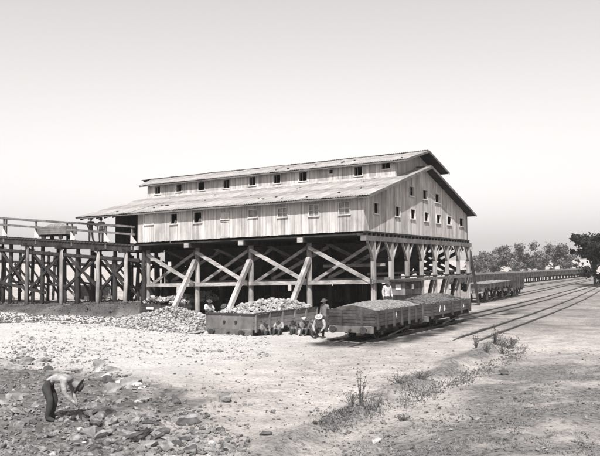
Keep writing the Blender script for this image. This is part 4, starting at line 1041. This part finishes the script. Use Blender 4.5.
x, y = at(604, 112); tree(x, y, 6.4, 6.5, 'added dark tree standing in for shadow at the right edge of the view', 'leaf_dark', 9000, .24, 0, .12, None, 34)  # added tree, its dark mass stands in for an edge shadow
# low scrub along the far side of the yard
random.seed(9)
for k in range(9):
    u = 470+k*14+random.uniform(-5, 5); x, y = at(u, random.uniform(175, 235)); 
    tree(x, y, random.uniform(1.3, 2.4), random.uniform(3, 6), 'low pale scrub bush beyond the distant train', 'leaf_pale', 900, .25, 0, .05, 'scrub bushes beyond the train', 10, 'bush', 'scrub_bush')

# ------------------------------------------------------------------ weeds and dry grass
def f_line():
    t = random.random()
    while float(vnoise(np.array(t*23.0), np.array(3.3))) < .38: t = random.random()
    u = 300+t*225; v = 434-t*82+random.gauss(0, 3.2); return u, v
def f_field():
    while True:
        u = random.uniform(320, 600); v = random.uniform(372, 466)
        if v > 452-(u-320)*.30+random.gauss(0, 6) and float(vnoise(np.array(u*.06), np.array(v*.12))) > .52: return u, v
def f_line2():
    u, v = f_line(); return u+random.gauss(0, 4), v+random.gauss(0, 2.5)
def weed(u, v, hpx, wpx, label, n=500, mat='weed'):
    x, y = on_ground(u, v); D = math.hypot(x-C.x, y-C.y); s = D/FPX; h, w = hpx*s, wpx*s
    t = thing('dry_weed', (x, y, hz(x, y)), 0, label, 'plant'); st = MB(); cl = []
    for k in range(14):
        a = random.uniform(0, 6.28); q = w*.75*random.random(); zz = h*random.uniform(.25, 1)
        px, py = q*math.cos(a), q*math.sin(a); st.tube([(px*.15, py*.15, -.03), (px*.5, py*.5, zz*.5), (px, py, zz)], [.008,.006,.003], 4)
        for f in (.35, .6, .8, 1.0): cl.append((px*f, py*f, zz*f, max(.025, w*.13)))
    st.build('stem', MT['bark'], t); link('leaves', leaf_cloud(cl, n*2, (.013*max(1, D/22))), MT[mat], t)
    return t
weed(361, 409, 36, 14, 'tall thin dry weed standing alone at the edge of the worn track', 420)
weed(352, 410, 14, 18, 'low scruffy weed at the foot of the tall thin weed', 300)
weed(476, 349, 17, 8, 'thin bent dry weed left of the bushy clump by the rails', 200)
weed(495, 346, 20, 14, 'upright leafy weed beside the rail end', 420)
weed(512, 346, 11, 26, 'dense dark bushy weed right of the rail end', 900)
weed(503, 350, 12, 18, 'tangled weed between the upright weed and the dark bush', 420)
weed(486, 352, 10, 14, 'small pale weed at the rail end', 220)
weed(398, 388, 12, 30, 'sprawling dry tuft along the verge right of the tall weed', 420)
weed(420, 379, 9, 28, 'long low dry tuft farther along the verge', 380)
weed(403, 420, 6, 14, 'dark little tuft in the front grass', 200)
chips(1700, lambda: f_line2(), .02, .09, 'verge_clods', MT['bank_stone'], 'dark crumbly clods along the verge of the worn track')
chips(1100, lambda: f_field(), .02, .07, 'mound_clods', MT['bank_stone'], 'dark clods and chips over the right foreground mound')
# dry grass: one uncountable cover of blades on the verge and front right mound
def blades(n, fn, hmin, hmax, name, label, mat='grass'):
    P = []; 
    for _ in range(n):
        u, v = fn(); x, y = on_ground(u, v); P.append((x, y, hz(x, y)-.01))
    P = np.array(P); n = len(P); a = RNG.uniform(0, 6.28, n); h = RNG.uniform(hmin, hmax, n); w = h*.10+.004
    ex = np.stack([np.cos(a)*w, np.sin(a)*w, np.zeros(n)], 1); ld = RNG.normal(0, .45, (n, 2))*h[:,None]
    V = np.empty((n*3, 3)); V[0::3] = P-ex; V[1::3] = P+ex; V[2::3] = P+np.stack([ld[:,0], ld[:,1], h], 1)
    me = bpy.data.meshes.new(name); me.from_pydata(V.tolist(), [], np.arange(n*3).reshape(-1, 3).tolist()); me.materials.append(MT[mat])
    o = bpy.data.objects.new(name, me); COL.objects.link(o); tag(o, label, 'grass', kind='stuff')
blades(1700, f_line2, .03, .12, 'verge_weeds', 'dark withered weeds along the bank beside the worn track', 'weed')
blades(1500, f_line, .02, .09, 'dry_grass', 'dry grass and weeds along the verge beside the worn track')
blades(5200, f_field, .015, .06, 'dry_grass', 'sparse dry grass over the right foreground mound')

# ------------------------------------------------------------------ haze
hb = MB().box(-1700, 1700, -1000, 1700, -14, 34).build('haze', None); hb['kind'] = 'stuff'
hm = bpy.data.materials.new('haze_air'); hm.use_nodes = True; hm.node_tree.nodes.clear()
pv = hm.node_tree.nodes.new('ShaderNodeVolumePrincipled'); pv.inputs['Density'].default_value = 0.00028; pv.inputs['Color'].default_value = (.95, .93, .92, 1)
mo = hm.node_tree.nodes.new('ShaderNodeOutputMaterial'); hm.node_tree.links.new(pv.outputs[0], mo.inputs['Volume'])
hb.data.materials.append(hm)
